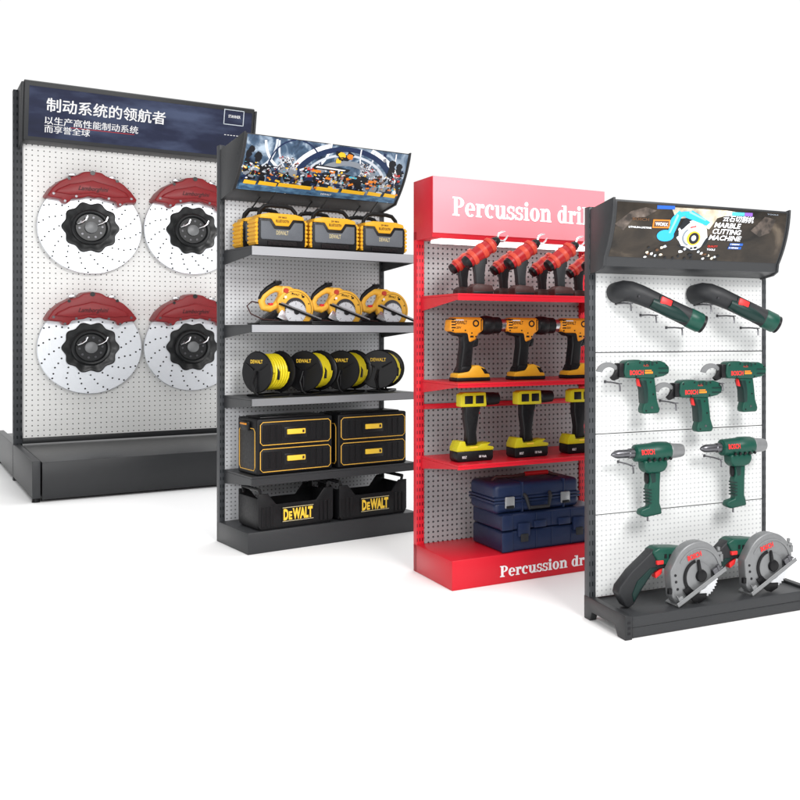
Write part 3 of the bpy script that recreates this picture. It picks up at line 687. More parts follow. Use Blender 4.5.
for i in range(3): place(sp, i, 2, .235 + i * .352, .36, S2[1] + .001, f'yellow circular saw with white toothed blade, {["left", "middle", "right"][i]} one on the second shelf').scale = (.96, 1, 1)

def reel():
    t = thing('hose_reel', '', 'hose reel', group='hose reels on the third shelf')
    R, hw = .138, .092; zc = .16
    b = MB(); b.lathe([(-hw + .012, .06), (hw - .012, .06)], (0, 0, zc), (0, 1, 0), n=36); b.build('drum', M['blk'], t)
    for s in (-1, 1):
        y = s * hw; b = MB(); b.lathe([(0, .03), (.004, R - .01), (.0, R - .002), (-.006, R), (-.012, R - .006), (-.010, .03)] if s < 0 else [(-.004, .03), (-.004, R - .01), (.0, R - .002), (.006, R), (.012, R - .006), (.010, .03)], (0, y, zc), (0, 1, 0), n=56)
        fl_ = b.build('flange', M['blkg'], t)
        b = MB(); b.ring(0, zc, R - .004, R - .014, y + (-.006 if s < 0 else .002), y + (-.002 if s < 0 else .008), n=56); b.build('rim', M['blk'], fl_)
        for k in range(3):
            a = 2 * PI * k / 3 + .5; p = MB(); p.tube([(.03 * math.cos(a), y + s * .012, zc + .03 * math.sin(a)), (.11 * math.cos(a), y + s * .009, zc + .11 * math.sin(a))], .006, 8); p.build('spoke', M['blk'], fl_)
        if s < 0:
            g = MB(); put_text(g, 'DEWALT', -.055, zc + .058, .024, y - .0115, M['gold'], width=.11); g.build('flange_lettering', parent=fl_, smooth=0)
    pts = []
    for layer, (r0, turns) in enumerate(((.078, 8), (.096, 7), (.112, 6))):
        for k in range(turns * 20 + 1):
            a = 2 * PI * k / 20; u = k / (turns * 20); yy = (-.062 + .124 * u) * (1 if layer % 2 == 0 else -1)
            pts.append((r0 * math.cos(a), yy, zc + r0 * math.sin(a)))
    b = MB(); b.tube(pts, .0092, 7); b.build('hose', M['rope'], t)
    b = MB(); b.tube([(.095, -.03, zc + .04), (.122, -.03, zc - .0), (.118, -.03, zc - .05)], .008, 8); b.build('nozzle', M['blk'], t)
    b = MB(); b.tube([(0, -hw - .018, zc), (-.015, -hw - .03, zc - .07), (.0, -hw - .028, .03), (.02, -hw - .015, .008)], .0075, 8)
    b.tube([(0, hw + .018, zc), (0, hw + .025, .06), (0, hw + .01, .008)], .0075, 8)
    b.tube([(-.07, -hw - .02, .008), (.07, -hw - .02, .008), (.07, hw + .012, .008), (-.07, hw + .012, .008)], .008, 8, closed=True)
    b.tube([(0, -hw - .018, zc), (0, hw + .018, zc)], .009, 8)
    b.build('stand', M['blk'], t)
    return t
rl = reel()
for i, (x, a) in enumerate(((.16, -68), (.455, -54), (.715, -51), (.975, -42))):
    place(rl, i, 2, x, .30, S2[2] + .001, 'black reel of yellow hose, ' + ['turned most side-on at the left end of the third shelf', 'second from the left on the third shelf', 'third from the left on the third shelf', 'facing front at the right end of the third shelf'][i], RA(a))

def drawer_box():
    t = thing('drawer_toolbox', '', 'toolbox', group='two-drawer toolboxes on the fourth shelf')
    w, h, d = .535, .365, .32
    b = MB(); b.box(-w / 2, w / 2, -d / 2, d / 2, 0, h); bd = b.build('cabinet', M['blk'], t, bevel=.012, seg=3)
    def rr(x0, x1, z0, z1, c): return [(x0 + c, z0), (x1 - c, z0), (x1, z0 + c), (x1, z1 - c), (x1 - c, z1), (x0 + c, z1), (x0, z1 - c), (x0, z0 + c)]
    for z0, z1 in ((.02, .172), (.192, .345)):
        b = MB(); b.prism(rr(-.25, .25, z0, z1, .016), -d / 2 - .010, -d / 2 + .004); dr = b.build('drawer', M['blk'], t, bevel=.003)
        b = MB(); outline(b, rr(-.248, .248, z0 + .003, z1 - .003, .017), -d / 2 - .0105, .0028); b.build('trim', M['trim'], dr)
        zc = (z0 + z1) / 2
        for sd in (-1, 1):
            b = MB()
            for x in (.12, .165, .21): b.box(sd * x - .0215, sd * x + .0215, -d / 2 - .012, -d / 2 - .008, z0 + .02, z1 - .02); b.box(sd * x - .015, sd * x + .015, -d / 2 - .016, -d / 2 - .0125, z0 + .02, z1 - .02)
            b.build('ribbing', M['blkg'], dr, bevel=.0012, seg=1)
        b = MB(); b.box(-.085, .075, -d / 2 - .014, -d / 2 - .008, zc - .035, zc + .035); b.build('handle_recess', M['blkg'], dr, bevel=.004)
        b = MB(); b.box(-.068, .060, -d / 2 - .026, -d / 2 - .012, zc - .012, zc + .022); hh = b.build('drawer_handle', M['gold'], dr, bevel=.004)
        b = MB(); b.box(.037, .05, -d / 2 - .0275, -d / 2 - .0255, zc - .004, zc + .014); b.build('handle_latch', M['brown'], hh)
    for s in (-1, 1):
        x = s * (w / 2 + .001); b = MB(); p = rr(-d / 2 + .03, d / 2 - .03, .03, .30, .02); b.tube([(x, q[0], q[1]) for q in p], .0026, 6, closed=True); b.build('side_trim', M['trim'], bd)
        b = MB(); b.box(min(x, x + s * .022), max(x, x + s * .022), -.06, .07, .285, .345); cl = b.build('side_latch', M['blk'], bd, bevel=.006)
        b = MB(); b.box(min(x + s * .018, x + s * .028), max(x + s * .018, x + s * .028), -.045, .055, .322, .334); b.build('latch_tab', M['ora'], cl, bevel=.003)
    b = MB(); b.box(-.23, .23, -.12, .12, h - .002, h + .008); b.build('lid_panel', M['blkg'], t, bevel=.004)
    return t
dp = drawer_box()
for i, x in enumerate((.258, .808)): place(dp, i, 2, x, .335, S2[3] + .001, f'black two-drawer toolbox with amber trim, on the {["left", "right"][i]} half of the fourth shelf').scale = (.955, 1, 1)

def tote():
    t = thing('open_tote', '', 'tote', group='open totes on the rack base')
    w, h, d = .53, .235, .34
    b = MB()
    fr = [(-w / 2 + .02, 0), (w / 2 - .02, 0), (w / 2, .03), (w / 2, h), (w / 2 - .065, h), (w / 2 - .125, h - .075), (-w / 2 + .125, h - .075), (-w / 2 + .065, h), (-w / 2, h), (-w / 2, .03)]
    b.prism(fr, -d / 2, -d / 2 + .014); b.prism(fr, d / 2 - .014, d / 2)
    for s in (-1, 1): b.box(min(s * w / 2, s * (w / 2 - .014)), max(s * w / 2, s * (w / 2 - .014)), -d / 2 + .014, d / 2 - .014, .01, h - .03)
    b.box(-w / 2 + .014, w / 2 - .014, -d / 2 + .014, d / 2 - .014, .0, .014)
    bd = b.build('tub', M['blk'], t, bevel=.004)
    for sd in (-1, 1):
        b = MB()
        for x in (.175, .205, .235): b.box(sd * x - .009, sd * x + .009, -d / 2 - .007, -d / 2, .02, .15)
        b.build('ribs', M['blk'], bd, bevel=.002, seg=1)
    for s in (-1, 1):
        b = MB(); b.tube([(s * (w / 2 - .03), -d / 2 + .03, h - .02), (s * (w / 2 - .02), -d / 2 + .03, h + .022), (s * (w / 2 - .02), d / 2 - .03, h + .022), (s * (w / 2 - .03), d / 2 - .03, h - .02)], .012, 8); b.build('rail_handle', M['blkg'], t)
    g = MB(); put_text(g, 'D', -.095, .055, .068, -d / 2 - .008, M['gold'], width=.034, bold=.05); put_text(g, 'E', -.058, .055, .050, -d / 2 - .008, M['gold'], width=.024, bold=.05); put_text(g, 'WALT', -.031, .055, .068, -d / 2 - .008, M['gold'], width=.142, bold=.05)
    for z in (.042, .130): g.box(-.10, .118, -d / 2 - .007, -d / 2 - .001, z, z + .004, M['golddull'])
    g.box(-.105, .123, -d / 2 - .0055, -d / 2 + .001, .038, .139, M['blk']); g.build('front_lettering', parent=bd, smooth=0)
    return t
tp = tote()
for i, x in enumerate((.255, .800)): place(tp, i, 2, x, .35, .138, f'black open tote with yellow lettering, on the {["left", "right"][i]} half of the rack base').scale = (.95, 1, 1)

# ------------------------------------------------------------------ rack 3 goods
def driver():
    t = thing('impact_driver', '', 'driver', group='red drivers on the top red shelf')
    T = Matrix.Translation((.0, 0, .205)) @ Matrix.Rotation(RA(-36), 4, 'Y')
    b = MB(); b.lathe([(-.085, .018), (-.08, .033), (-.03, .037), (.01, .040), (.05, .037), (.085, .030), (.095, .022)], (0, 0, 0), (1, 0, 0), n=24, T=T); bd = b.build('body', M['drill_red'], t)
    for a, c_ in ((-.06, -.035), (.0, .03), (.055, .078)):
        b = MB(); b.lathe([(a, .0385), (a + .004, .0415), (c_ - .004, .0415), (c_, .037)], (0, 0, 0), (1, 0, 0), n=20, T=T); b.build('band', M['drill_org'], bd, smooth=40)
    b = MB(); b.lathe([(-.10, .018), (-.095, .030), (-.078, .034), (-.07, .030)], (0, 0, 0), (1, 0, 0), n=20, T=T); b.build('rear_cap', M['blk'], bd)
    b = MB(); b.lathe([(.09, .024), (.10, .026), (.12, .018), (.125, .012)], (0, 0, 0), (1, 0, 0), n=20, T=T); ch = b.build('nose', M['blk'], t)
    b = MB()
    for s in (-1, 1): b.tube([tuple(T @ Vector(p)) for p in ((.12, 0, s * .008), (.14, 0, s * .022), (.158, 0, s * .020), (.178, 0, s * .012))], [.007, .006, .005, .003], 8)
    b.build('jaws', M['chrome'], ch)
    b = MB(); b.prism([(-.035, .19), (.035, .215), (.025, .15), (.018, .09), (.02, .045), (-.025, .045), (-.03, .10), (-.038, .15)], -.022, .022); hd = b.build('handle', M['rub'], t, bevel=.009, seg=3)
    b = MB(); b.box(.018, .036, -.01, .01, .15, .18); b.build('trigger', M['blkg'], hd, bevel=.004)
    b = MB(); b.prism([(-.055, .0), (.055, .0), (.06, .02), (.05, .045), (-.03, .052), (-.055, .035)], -.038, .038); bt = b.build('battery', M['brown'], t, bevel=.005)
    b = MB(); b.box(-.05, .055, -.040, .040, .0, .014); b.build('battery_foot', M['blk'], bt, bevel=.003)
    return t
dv = driver(); k = 0
for word, y, xs in (('front', .47, (.135, .392, .650, .905)), ('back', .25, (.135, .392, .650, .905))):
    for i, x in enumerate(xs):
        place(dv, k, 3, x, y, 1.6195, f'red cordless driver pointing up, {["first", "second", "third", "fourth"][i]} from the left in the {word} row').scale = (1.13,) * 3 if word == 'front' else (.97,) * 3; k += 1

def big_drill():
    t = thing('percussion_drill', '', 'drill', group='yellow percussion drills on the second red shelf')
    zc = .318
    b = MB(); b.prism([(-.125, zc - .03), (-.118, zc + .028), (-.095, zc + .045), (.065, zc + .045), (.085, zc + .035), (.085, zc - .03), (.055, zc - .05), (.035, zc - .085), (-.005, zc - .10), (-.015, zc - .045), (-.09, zc - .045)], -.042, .042)
    bd = b.build('body', M['ora'], t, bevel=.012, seg=3)
    b = MB()
    for k in range(4): b.box(-.114, -.088, -.0435, .0435, zc - .018 + k * .016, zc - .011 + k * .016)
    b.build('vents', M['blk'], bd)
    g = MB(); put_text(g, 'DEWALT', -.09, zc + .005, .02, -.0425, M['blk'], width=.07); g.ring(.035, zc + .01, .020, .012, -.0435, -.0422, n=20, mt=M['blk'])
    put_text(g, '20V', -.085, zc - .02, .013, -.0425, M['blk'], width=.03); g.box(.0, .02, -.0432, -.0422, zc - .07, zc - .06, M['blk']); g.box(-.095, .06, -.0430, -.0420, zc + .034, zc + .0355, M['brown']); g.box(-.09, -.04, -.0428, -.0421, zc + .026, zc + .031, PR['silver']); g.box(.066, .071, -.0430, -.0420, zc - .03, zc + .03, M['blk']); g.build('body_marks', parent=bd, smooth=0)
    screws(bd, -.0425, [(-.105, zc + .03), (-.03, zc - .03), (.07, zc + .03), (.01, zc - .045), (.035, zc - .065), (-.105, zc - .03)], .005)
    b = MB(); b.lathe([(.08, .040), (.09, .052), (.115, .056), (.15, .052), (.155, .048), (.20, .047), (.205, .040), (.21, .030)], (0, 0, zc), (1, 0, 0), n=32); ch = b.build('collar', M['blk'], t)
    b = MB(); b.lathe([(.205, .037), (.235, .037), (.25, .026), (.258, .016)], (0, 0, zc), (1, 0, 0), n=24); b.build('chuck', M['steel'], ch)
    b = MB(); b.prism([(-.118, zc - .035), (-.08, zc - .06), (-.04, zc - .065), (-.04, zc - .12), (-.058, zc - .25), (-.045, zc - .27), (.012, zc - .27), (.025, zc - .12), (.04, zc - .085), (-.01, zc - .04)], -.036, .036)
    hd = b.build('handle', M['blk'], t, bevel=.012, seg=3)
    b = MB(); b.prism([(.03, zc - .085), (.066, zc - .075), (.062, zc - .118), (.03, zc - .128)], -.018, .018); b.build('trigger', M['blkg'], hd, bevel=.005)
    b = MB(); b.prism([(-.085, .018), (.12, .018), (.118, .035), (.085, .075), (.045, .092), (.01, .085), (-.01, .055), (-.08, .045)], -.052, .052); bt = b.build('battery', M['yel'], t, bevel=.007)
    b = MB(); b.prism([(.058, .080), (.09, .068), (.112, .04), (.085, .04)], -.054, .054); b.build('battery_latch', M['blk'], bt, bevel=.004)
    b = MB(); b.box(-.088, .122, -.054, .054, 0, .022); b.build('battery_foot', M['blk'], bt, bevel=.005)
    b = MB(); b.prism([(-.07, .048), (.018, .055), (.012, .085), (-.05, .085)], -.046, .046); b.build('handle_shoe', M['blk'], hd, bevel=.006)
    return t
bd_ = big_drill()
for i in range(3): place(bd_, i, 3, .115 + i * .355, .34, 1.1295, f'yellow percussion drill with black chuck collar, {["left", "middle", "right"][i]} one on the second red shelf')

def battery_drill():
    t = thing('cordless_drill', '', 'drill', group='black and lime drills on the third red shelf')
    zc = .345
    b = MB(); b.prism([(-.085, zc - .04), (-.085, zc + .03), (-.06, zc + .04), (.09, zc + .04), (.095, zc - .042)], -.038, .038); bd = b.build('body', M['acid'], t, bevel=.008)
    for x in (-.03, .045):
        b = MB(); b.box(x - .028, x + .028, -.0405, .0405, zc - .024, zc + .022); b.build('label_panel', M['blk'], bd, bevel=.003)
    b = MB(); b.lathe([(.09, .03), (.10, .038), (.15, .036), (.19, .033), (.20, .02)], (0, 0, zc), (1, 0, 0), n=28); b.build('chuck', M['blk'], t)
    b = MB(); b.prism([(-.05, zc - .035), (.06, zc - .035), (.045, zc - .09), (.028, .16), (.035, .09), (-.04, .09), (-.035, .16), (-.05, zc - .10)], -.03, .03); hd = b.build('handle', M['blk'], t, bevel=.010, seg=3)
    b = MB(); b.box(.04, .058, -.012, .012, zc - .085, zc - .045); b.build('trigger', M['btn'], hd, bevel=.004)
    b = MB(); b.prism([(-.12, .058), (.13, .058), (.135, .075), (.09, .085), (.115, .10), (.045, .095), (.03, .085), (-.055, .085), (-.065, .115), (-.10, .115), (-.118, .08)], -.058, .058); tp_ = b.build('battery_cap', M['acid'], t, bevel=.006)
    g = MB(); g.box(-.03, .02, -.0605, -.058, .075, .083, M['gold']); g.build('cap_mark', parent=tp_, smooth=0)
    b = MB(); b.prism([(-.11, 0), (.12, 0), (.13, .015), (.13, .058), (-.12, .058), (-.12, .012)], -.06, .06); bt = b.build('battery', M['blk'], t, bevel=.007)
    g = MB(); put_text(g, 'BOLT', -.085, .02, .013, -.0605, M['whitep'], width=.03); put_text(g, '18 Volt', .03, .02, .013, -.0605, M['whitep'], width=.05); g.build('battery_marks', parent=bt, smooth=0)
    return t
bq = battery_drill()
for i in range(3): place(bq, i, 3, .115 + i * .352, .39, .6835, f'black drill with lime yellow battery cap, {["left", "middle", "right"][i]} one on the third red shelf').scale = (.88, .95, 1.0)

# cases
def case_low():
    t = thing('tool_case', 'larger flat navy tool case lying on the red base under the rounded case', 'tool case', wp(3, .565, .315, .1635), RK[3][2])
    w, h, d = .63, .215, .40
    for z0, z1, nm in ((0, .118, 'case_shell'), (.122, h, 'case_lid')):
        b = MB(); b.box(-w / 2, w / 2, -d / 2, d / 2, z0, z1); s_ = b.build(nm, M['navy'], t, bevel=.014, seg=3)
        b = MB()
        for x in (-w / 2 + .03, w / 2 - .03): b.box(x - .034, x + .034, -d / 2 - .010, -d / 2 + .01, z0 + .004, z1 - .004)
        for x in (-.1, .0, .13): b.box(x - .003, x + .003, -d / 2 - .004, -d / 2 + .01, z0 + .006, z1 - .006)
        b.build('corner_block', M['navy'], s_, bevel=.006)
    for x in (-.185, .175):
        b = MB(); b.box(x - .038, x + .038, -d / 2 - .020, -d / 2, .085, .160); l_ = b.build('latch', M['navy'], t, bevel=.005)
        b = MB(); b.box(x - .024, x + .024, -d / 2 - .026, -d / 2 - .018, .055, .10); b.build('latch_tab', M['rub'], l_, bevel=.004)
    for x in (-.08, .08):
        b = MB(); b.box(x - .04, x + .04, -d / 2 - .016, -d / 2, .125, .165); b.build('hinge', M['navy'], t, bevel=.005)
    return t
def case_top():
    t = thing('tool_case', 'smaller rounded navy tool case with grey latches, stacked on top', 'tool case', wp(3, .49, .32, .3795), RK[3][2])
    w, h, d = .55, .17, .34
    for z0, z1, nm in ((0, .072, 'case_shell'), (.076, h, 'case_lid')):
        b = MB(); b.box(-w / 2, w / 2, -d / 2, d / 2, z0, z1); s_ = b.build(nm, M['navy'], t, bevel=.030, seg=5)
        b = MB()
        for x in (-.10, .17): b.box(x - .006, x + .006, -d / 2 - .004, d / 2 + .004, z0 - .0, z1 + .003)
        b.box(-w / 2 - .004, w / 2 + .004, -d / 2 - .004, d / 2 + .004, (.058 if z0 == 0 else .076), (.072 if z0 == 0 else .09))
        b.build('rib', M['navy'], s_, bevel=.004)
    for x in (-.185, .175):
        b = MB(); b.box(x - .030, x + .030, -d / 2 - .016, -d / 2 - .002, .03, .095); l_ = b.build('latch', M['latch'], t, bevel=.006)
        b = MB(); b.box(x - .024, x + .024, -d / 2 - .021, -d / 2 - .014, .03, .045); b.build('latch_lip', M['blkg'], l_, bevel=.002)
    b = MB(); b.tube([(-.09, -d / 2 + .0, .10), (-.085, -d / 2 - .02, .085), (-.07, -d / 2 - .028, .025), (.055, -d / 2 - .028, .025), (.07, -d / 2 - .02, .085), (.075, -d / 2, .10)], .011, 10); b.build('carry_handle', M['rub'], t)
    b = MB(); b.tube([(-.22, -.02, h - .0), (-.20, -.03, h + .022), (-.10, -.05, h + .02), (-.02, -.06, h + .028), (.12, -.06, h + .028), (.17, -.05, h + .012), (.20, -.04, h - .0)], [.008, .009, .009, .011, .011, .009, .008], 8)
    st = b.build('strap', M['brown'], t)
    b = MB(); b.tube([(-.03, -.062, h + .030), (.12, -.062, h + .030)], .0135, 10); b.build('strap_pad', M['drill_red'], st)
    return t
case_low(); case_top()

# ------------------------------------------------------------------ rack 4 goods
def blower():
    def Q(l): return [(p[0] * .80 + .012, p[1], p[2] * .86) for p in l]
    t = thing('tube_blower', '', 'power tool', group='green and black tube tools on the hooks')
    path = [(-.005, -.018, .0), (-.0, -.05, .004), (.012, -.085, .010), (.045, -.108, .006), (.10, -.125, -.012), (.17, -.14, -.040), (.26, -.155, -.078)]
    rad = [.055, .056, .056, .055, .053, .050, .049]
    b = MB(); b.tube(Q(path), [r * .93 for r in rad], 28); bd = b.build('barrel', M['rub'], t)
    b = MB(); b.tube(Q([(.255, -.154, -.076), (.34, -.168, -.112), (.41, -.18, -.142)]), [.046, .0465, .048], 28); b.build('front_barrel', M['rub'], bd)
    b = MB(); b.tube(Q([(.40, -.178, -.138), (.405, -.179, -.140), (.475, -.191, -.170), (.482, -.192, -.173)]), [.047, .0505, .0505, .047], 28); b.build('green_sleeve', M['green'], bd)
    b = MB(); b.tube(Q([(.480, -.192, -.172), (.498, -.195, -.180), (.500, -.195, -.181), (.490, -.1935, -.1765)]), [.045, .047, .042, .038], 28); b.build('front_rim', M['blk'], bd)
    b = MB(); b.tube(Q([(.15, -.166, -.055), (.22, -.178, -.085), (.30, -.19, -.118), (.38, -.20, -.150)]), [.026, .034, .034, .022], 16); b.build('green_spine', M['greend'], bd)
    d = (Vector((.26, -.155, -.078)) - Vector((.17, -.14, -.04))).normalized(); n = Vector((0, -1, .12)).normalized(); up = n.cross(d).normalized(); up = -up if up.z < 0 else up
    n = d.cross(up); n = -n if n.y > 0 else n
    T = Matrix((( d.x, n.x, up.x, .200), (d.y, n.y, up.y, -.145), (d.z, n.z, up.z, -.057), (0, 0, 0, 1)))
    b = MB(); b.box(-.038, .038, .030, .056, -.024, .026, T=T); sw = b.build('switch_plate', M['blk'], bd, bevel=.006)
    b = MB(); b.box(-.030, .030, .050, .062, -.018, .021, T=T); b.build('red_button', M['btn'], sw, bevel=.005)
    b = MB(); b.cyl((.06, -.160, -.02), (.06, -.172, -.02), .006, n=12); b.build('screw', M['dsteel'], bd)
    return t
bl_ = blower(); TZ = 1.60
BX = (.075, .535)
for i, x in enumerate(BX): place(bl_, i, 4, x, 0, TZ, f'black and green tube tool with red button, {["left", "right"][i]} one under the poster')

def pruner():
    t = thing('cordless_pruner', '', 'pruner', group='green cordless pruners on the pegboard')
    b = MB(); b.prism([(-.095, -.038), (-.105, -.01), (-.10, .035), (-.085, .048), (-.02, .05), (.0, .043), (.04, .046), (.06, .040), (.10, .044), (.125, .035), (.15, .012), (.148, -.018), (.12, -.032), (.06, -.042)], -.130, -.055)
    bd = b.build('body', M['green'], t, bevel=.014, seg=3)
    b = MB()
    for x in (.01, .03, .05): b.box(x - .006, x + .006, -.1322, -.128, .022, .04)
    b.box(.085, .14, -.1322, -.128, -.02, -.012); b.box(.085, .14, -.1322, -.128, .004, .010); b.build('vents', M['greend'], bd, bevel=.001, seg=1)
    screws(bd, -.1305, [(-.085, .03), (-.04, -.032), (.075, .034), (.13, .02), (.07, -.03), (-.02, .036)], .0048)
    screws(bd, -.1225, [(.045, -.06), (.06, -.12), (.02, -.20)], .0048)
    b = MB(); b.box(-.128, -.098, -.122, -.062, -.035, .035); b.build('neck', M['blk'], bd, bevel=.006)
    bl = []
    for i in range(13): a = RA(20 + 150 * i / 12); bl.append((-.118 + -.06 + .062 * math.cos(a), -.012 + .052 * math.sin(a)))
    inn = []
    for i in range(13): a = RA(165 - 140 * i / 12); inn.append((-.118 - .052 + .040 * math.cos(a), -.018 + .034 * math.sin(a)))
    b = MB(); b.prism(bl + inn, -.100, -.090); b.build('blade', M['alu'], t, bevel=.001, seg=1)
    b = MB(); b.prism([(-.118, .0), (-.135, .005), (-.148, -.02), (-.165, -.035), (-.15, -.05), (-.12, -.04)], -.107, -.085); b.build('lower_jaw', M['blk'], t, bevel=.003)
    b = MB(); b.prism([(-.015, -.035), (.07, -.035), (.078, -.09), (.085, -.15), (.10, -.195), (.095, -.215), (.005, -.215), (.0, -.195), (.012, -.16), (.008, -.10)], -.122, -.064); hd = b.build('handle', M['green'], t, bevel=.010, seg=3)
    b = MB(); b.prism([(-.01, -.05), (.02, -.05), (.03, -.10), (.03, -.16), (.01, -.165), (.006, -.10)], -.1245, -.062); b.build('grip_inlay', M['greend'], hd, bevel=.003)
    b = MB(); b.prism([(-.018, -.042), (.012, -.040), (.008, -.085), (-.014, -.078)], -.105, -.082); b.build('trigger', M['btn'], hd, bevel=.004)
    b = MB(); b.cyl((.052, -.1235, -.185), (.052, -.120, -.185), .006, n=12); b.cyl((.1, -.095, -.195), (.108, -.095, -.195), .008, n=12); b.build('screw', M['dsteel'], hd)
    g = MB(); put_text(g, 'BOSCH', -.075, -.022, .022, -.1308, M['btn'], width=.075, bold=.035); g.box(.008, .052, -.1312, -.1302, -.018, -.008, PR['orange']); g.box(.008, .045, -.1312, -.1302, -.005, .0, PR['orange']); put_text(g, 'ACCU', .0, .018, .010, -.1308, PR['red'], width=.03); g.build('body_lettering', parent=bd, smooth=0)
    return t
pr_ = pruner()
PX = ((.165, 1.222), (.478, 1.118), (.755, 1.208))
for i, (x, z) in enumerate(PX): place(pr_, i, 4, x, .03, z, f'green cordless pruner with curved blade, {["left one, high on the board", "middle one, hanging lower than its neighbours", "right one, by the board edge"][i]}')

def rivet_gun():
    t = thing('rivet_gun', '', 'rivet gun', group='green rivet guns on the pegboard')
    y = -.095; X = (1, 0, 0)
    b = MB(); b.lathe([(-.10, .030), (-.092, .042), (.0, .046), (.01, .050), (.05, .050), (.085, .048), (.10, .042)], (0, y, 0), X, n=32); bd = b.build('body', M['green'], t)
    b = MB(); b.lathe([(.095, .038), (.10, .041), (.11, .041), (.115, .038), (.165, .034), (.178, .030), (.182, .018)], (0, y, 0), X, n=32); b.build('silver_cap', M['alu'], bd)
    b = MB(); b.lathe([(-.22, .006), (-.212, .012), (-.20, .018), (-.185, .021), (-.13, .021), (-.125, .025), (-.10, .025), (-.095, .03)], (0, y, 0), X, n=24); b.build('nose', M['dsteel'], bd)
    b = MB()
    for k in range(5): b.cyl((-.035 + k * .03, y - .040, -.030), (-.035 + k * .03, y - .050, -.033), .007, n=10)
    b.build('bolts', M['blk'], bd)
    b = MB(); b.prism([(-.058, -.035), (.072, -.035), (.078, -.065), (.062, -.092), (.03, -.100), (-.035, -.100), (-.055, -.08)], y - .038, y + .038); hs = b.build('housing', M['green'], t, bevel=.012, seg=3)
    b = MB(); b.prism([(-.020, -.095), (.042, -.095), (.038, -.16), (.036, -.25), (.045, -.275), (.05, -.305), (-.045, -.315), (-.075, -.300), (-.068, -.275), (-.022, -.265), (-.025, -.20), (-.03, -.17), (-.018, -.14)], y - .026, y + .026)
    hd = b.build('handle', M['green'], t, bevel=.009, seg=3)
    b = MB(); b.prism([(-.036, -.10), (-.016, -.10), (-.014, -.145), (-.028, -.155), (-.036, -.14)], y - .012, y + .012); b.build('trigger', M['blk'], hd, bevel=.004)
    b = MB(); b.prism([(-.018, -.10), (.012, -.10), (.012, -.145), (-.010, -.15)], y - .0275, y + .0275); b.build('grip_inlay', M['greend'], hd, bevel=.003)
    b = MB()
    for k in range(5): b.box(-.029, -.012, y - .0275, y + .0275, -.185 - k * .016, -.178 - k * .016)
    b.build('grip_ribs', M['greend'], hd)
    b = MB(); b.cyl((-.02, y, -.31), (-.02, y, -.338), .005, n=10); b.build('air_plug', M['dsteel'], hd)
    g = MB()
    Tx = lambda u, v: (u, y - math.sqrt(max(.0, .0478 ** 2 - v * v)) - .0006, v)
    put_text(g, 'BOSCH', -.078, -.004, .024, 0, M['btn'], width=.072, bold=.035, f=Tx); g.build('body_lettering', parent=bd, smooth=0)
    return t
rg = rivet_gun(); GX = (.228, .735)
for i, x in enumerate(GX): place(rg, i, 4, x, .03, .815, f'green rivet gun with black nose and silver cap, hanging {["on the left", "on the right"][i]}')

# hooks of the pale pegboard
def pegs():
    b = MB(); b.tube([(0, -.014, 0), (.0, -.10, .0), (0, -.165, -.004), (.0, -.170, -.012), (.0, -.172, -.040)], .0042, 8); b.box(-.006, .006, -.016, -.0125, -.007, .007)
    b.tube([(-.013, -.166, -.003), (.013, -.166, -.003)], .003, 6)
    return b.build('display_hook', M['dsteel'])
ph = pegs(); hk = []
for i, x in enumerate(BX):
    w = ['left', 'right'][i]
    for dx, z, nm in ((.045, 1.548, 'rear'), (.185, 1.492, 'middle'), (.335, 1.430, 'front')): hk.append((x + dx - .03, z, f'dark wire hook under the {nm} part of the {w} tube tool', 0))
for (x, z), w in zip(PX, ('left', 'middle', 'right')): hk.append((x - .135, z - .060, f'dark wire hook below the blade of the {w} green pruner', 0))
for x, w in zip(GX, ('left', 'right')):
    hk.append((x - .125, .815 - .052, f'dark wire hook under the nose of the {w} rivet gun', 0))
for i, (x, z, lab, _) in enumerate(hk):
    o = ph if i == 0 else ph.copy()
    if i: C.objects.link(o)
    o.location = wp(4, x, 0, z); o.rotation_euler = (0, 0, RK[4][2]); o['label'] = lab; o['category'] = 'hook'; o['group'] = 'hooks on the pale pegboard'

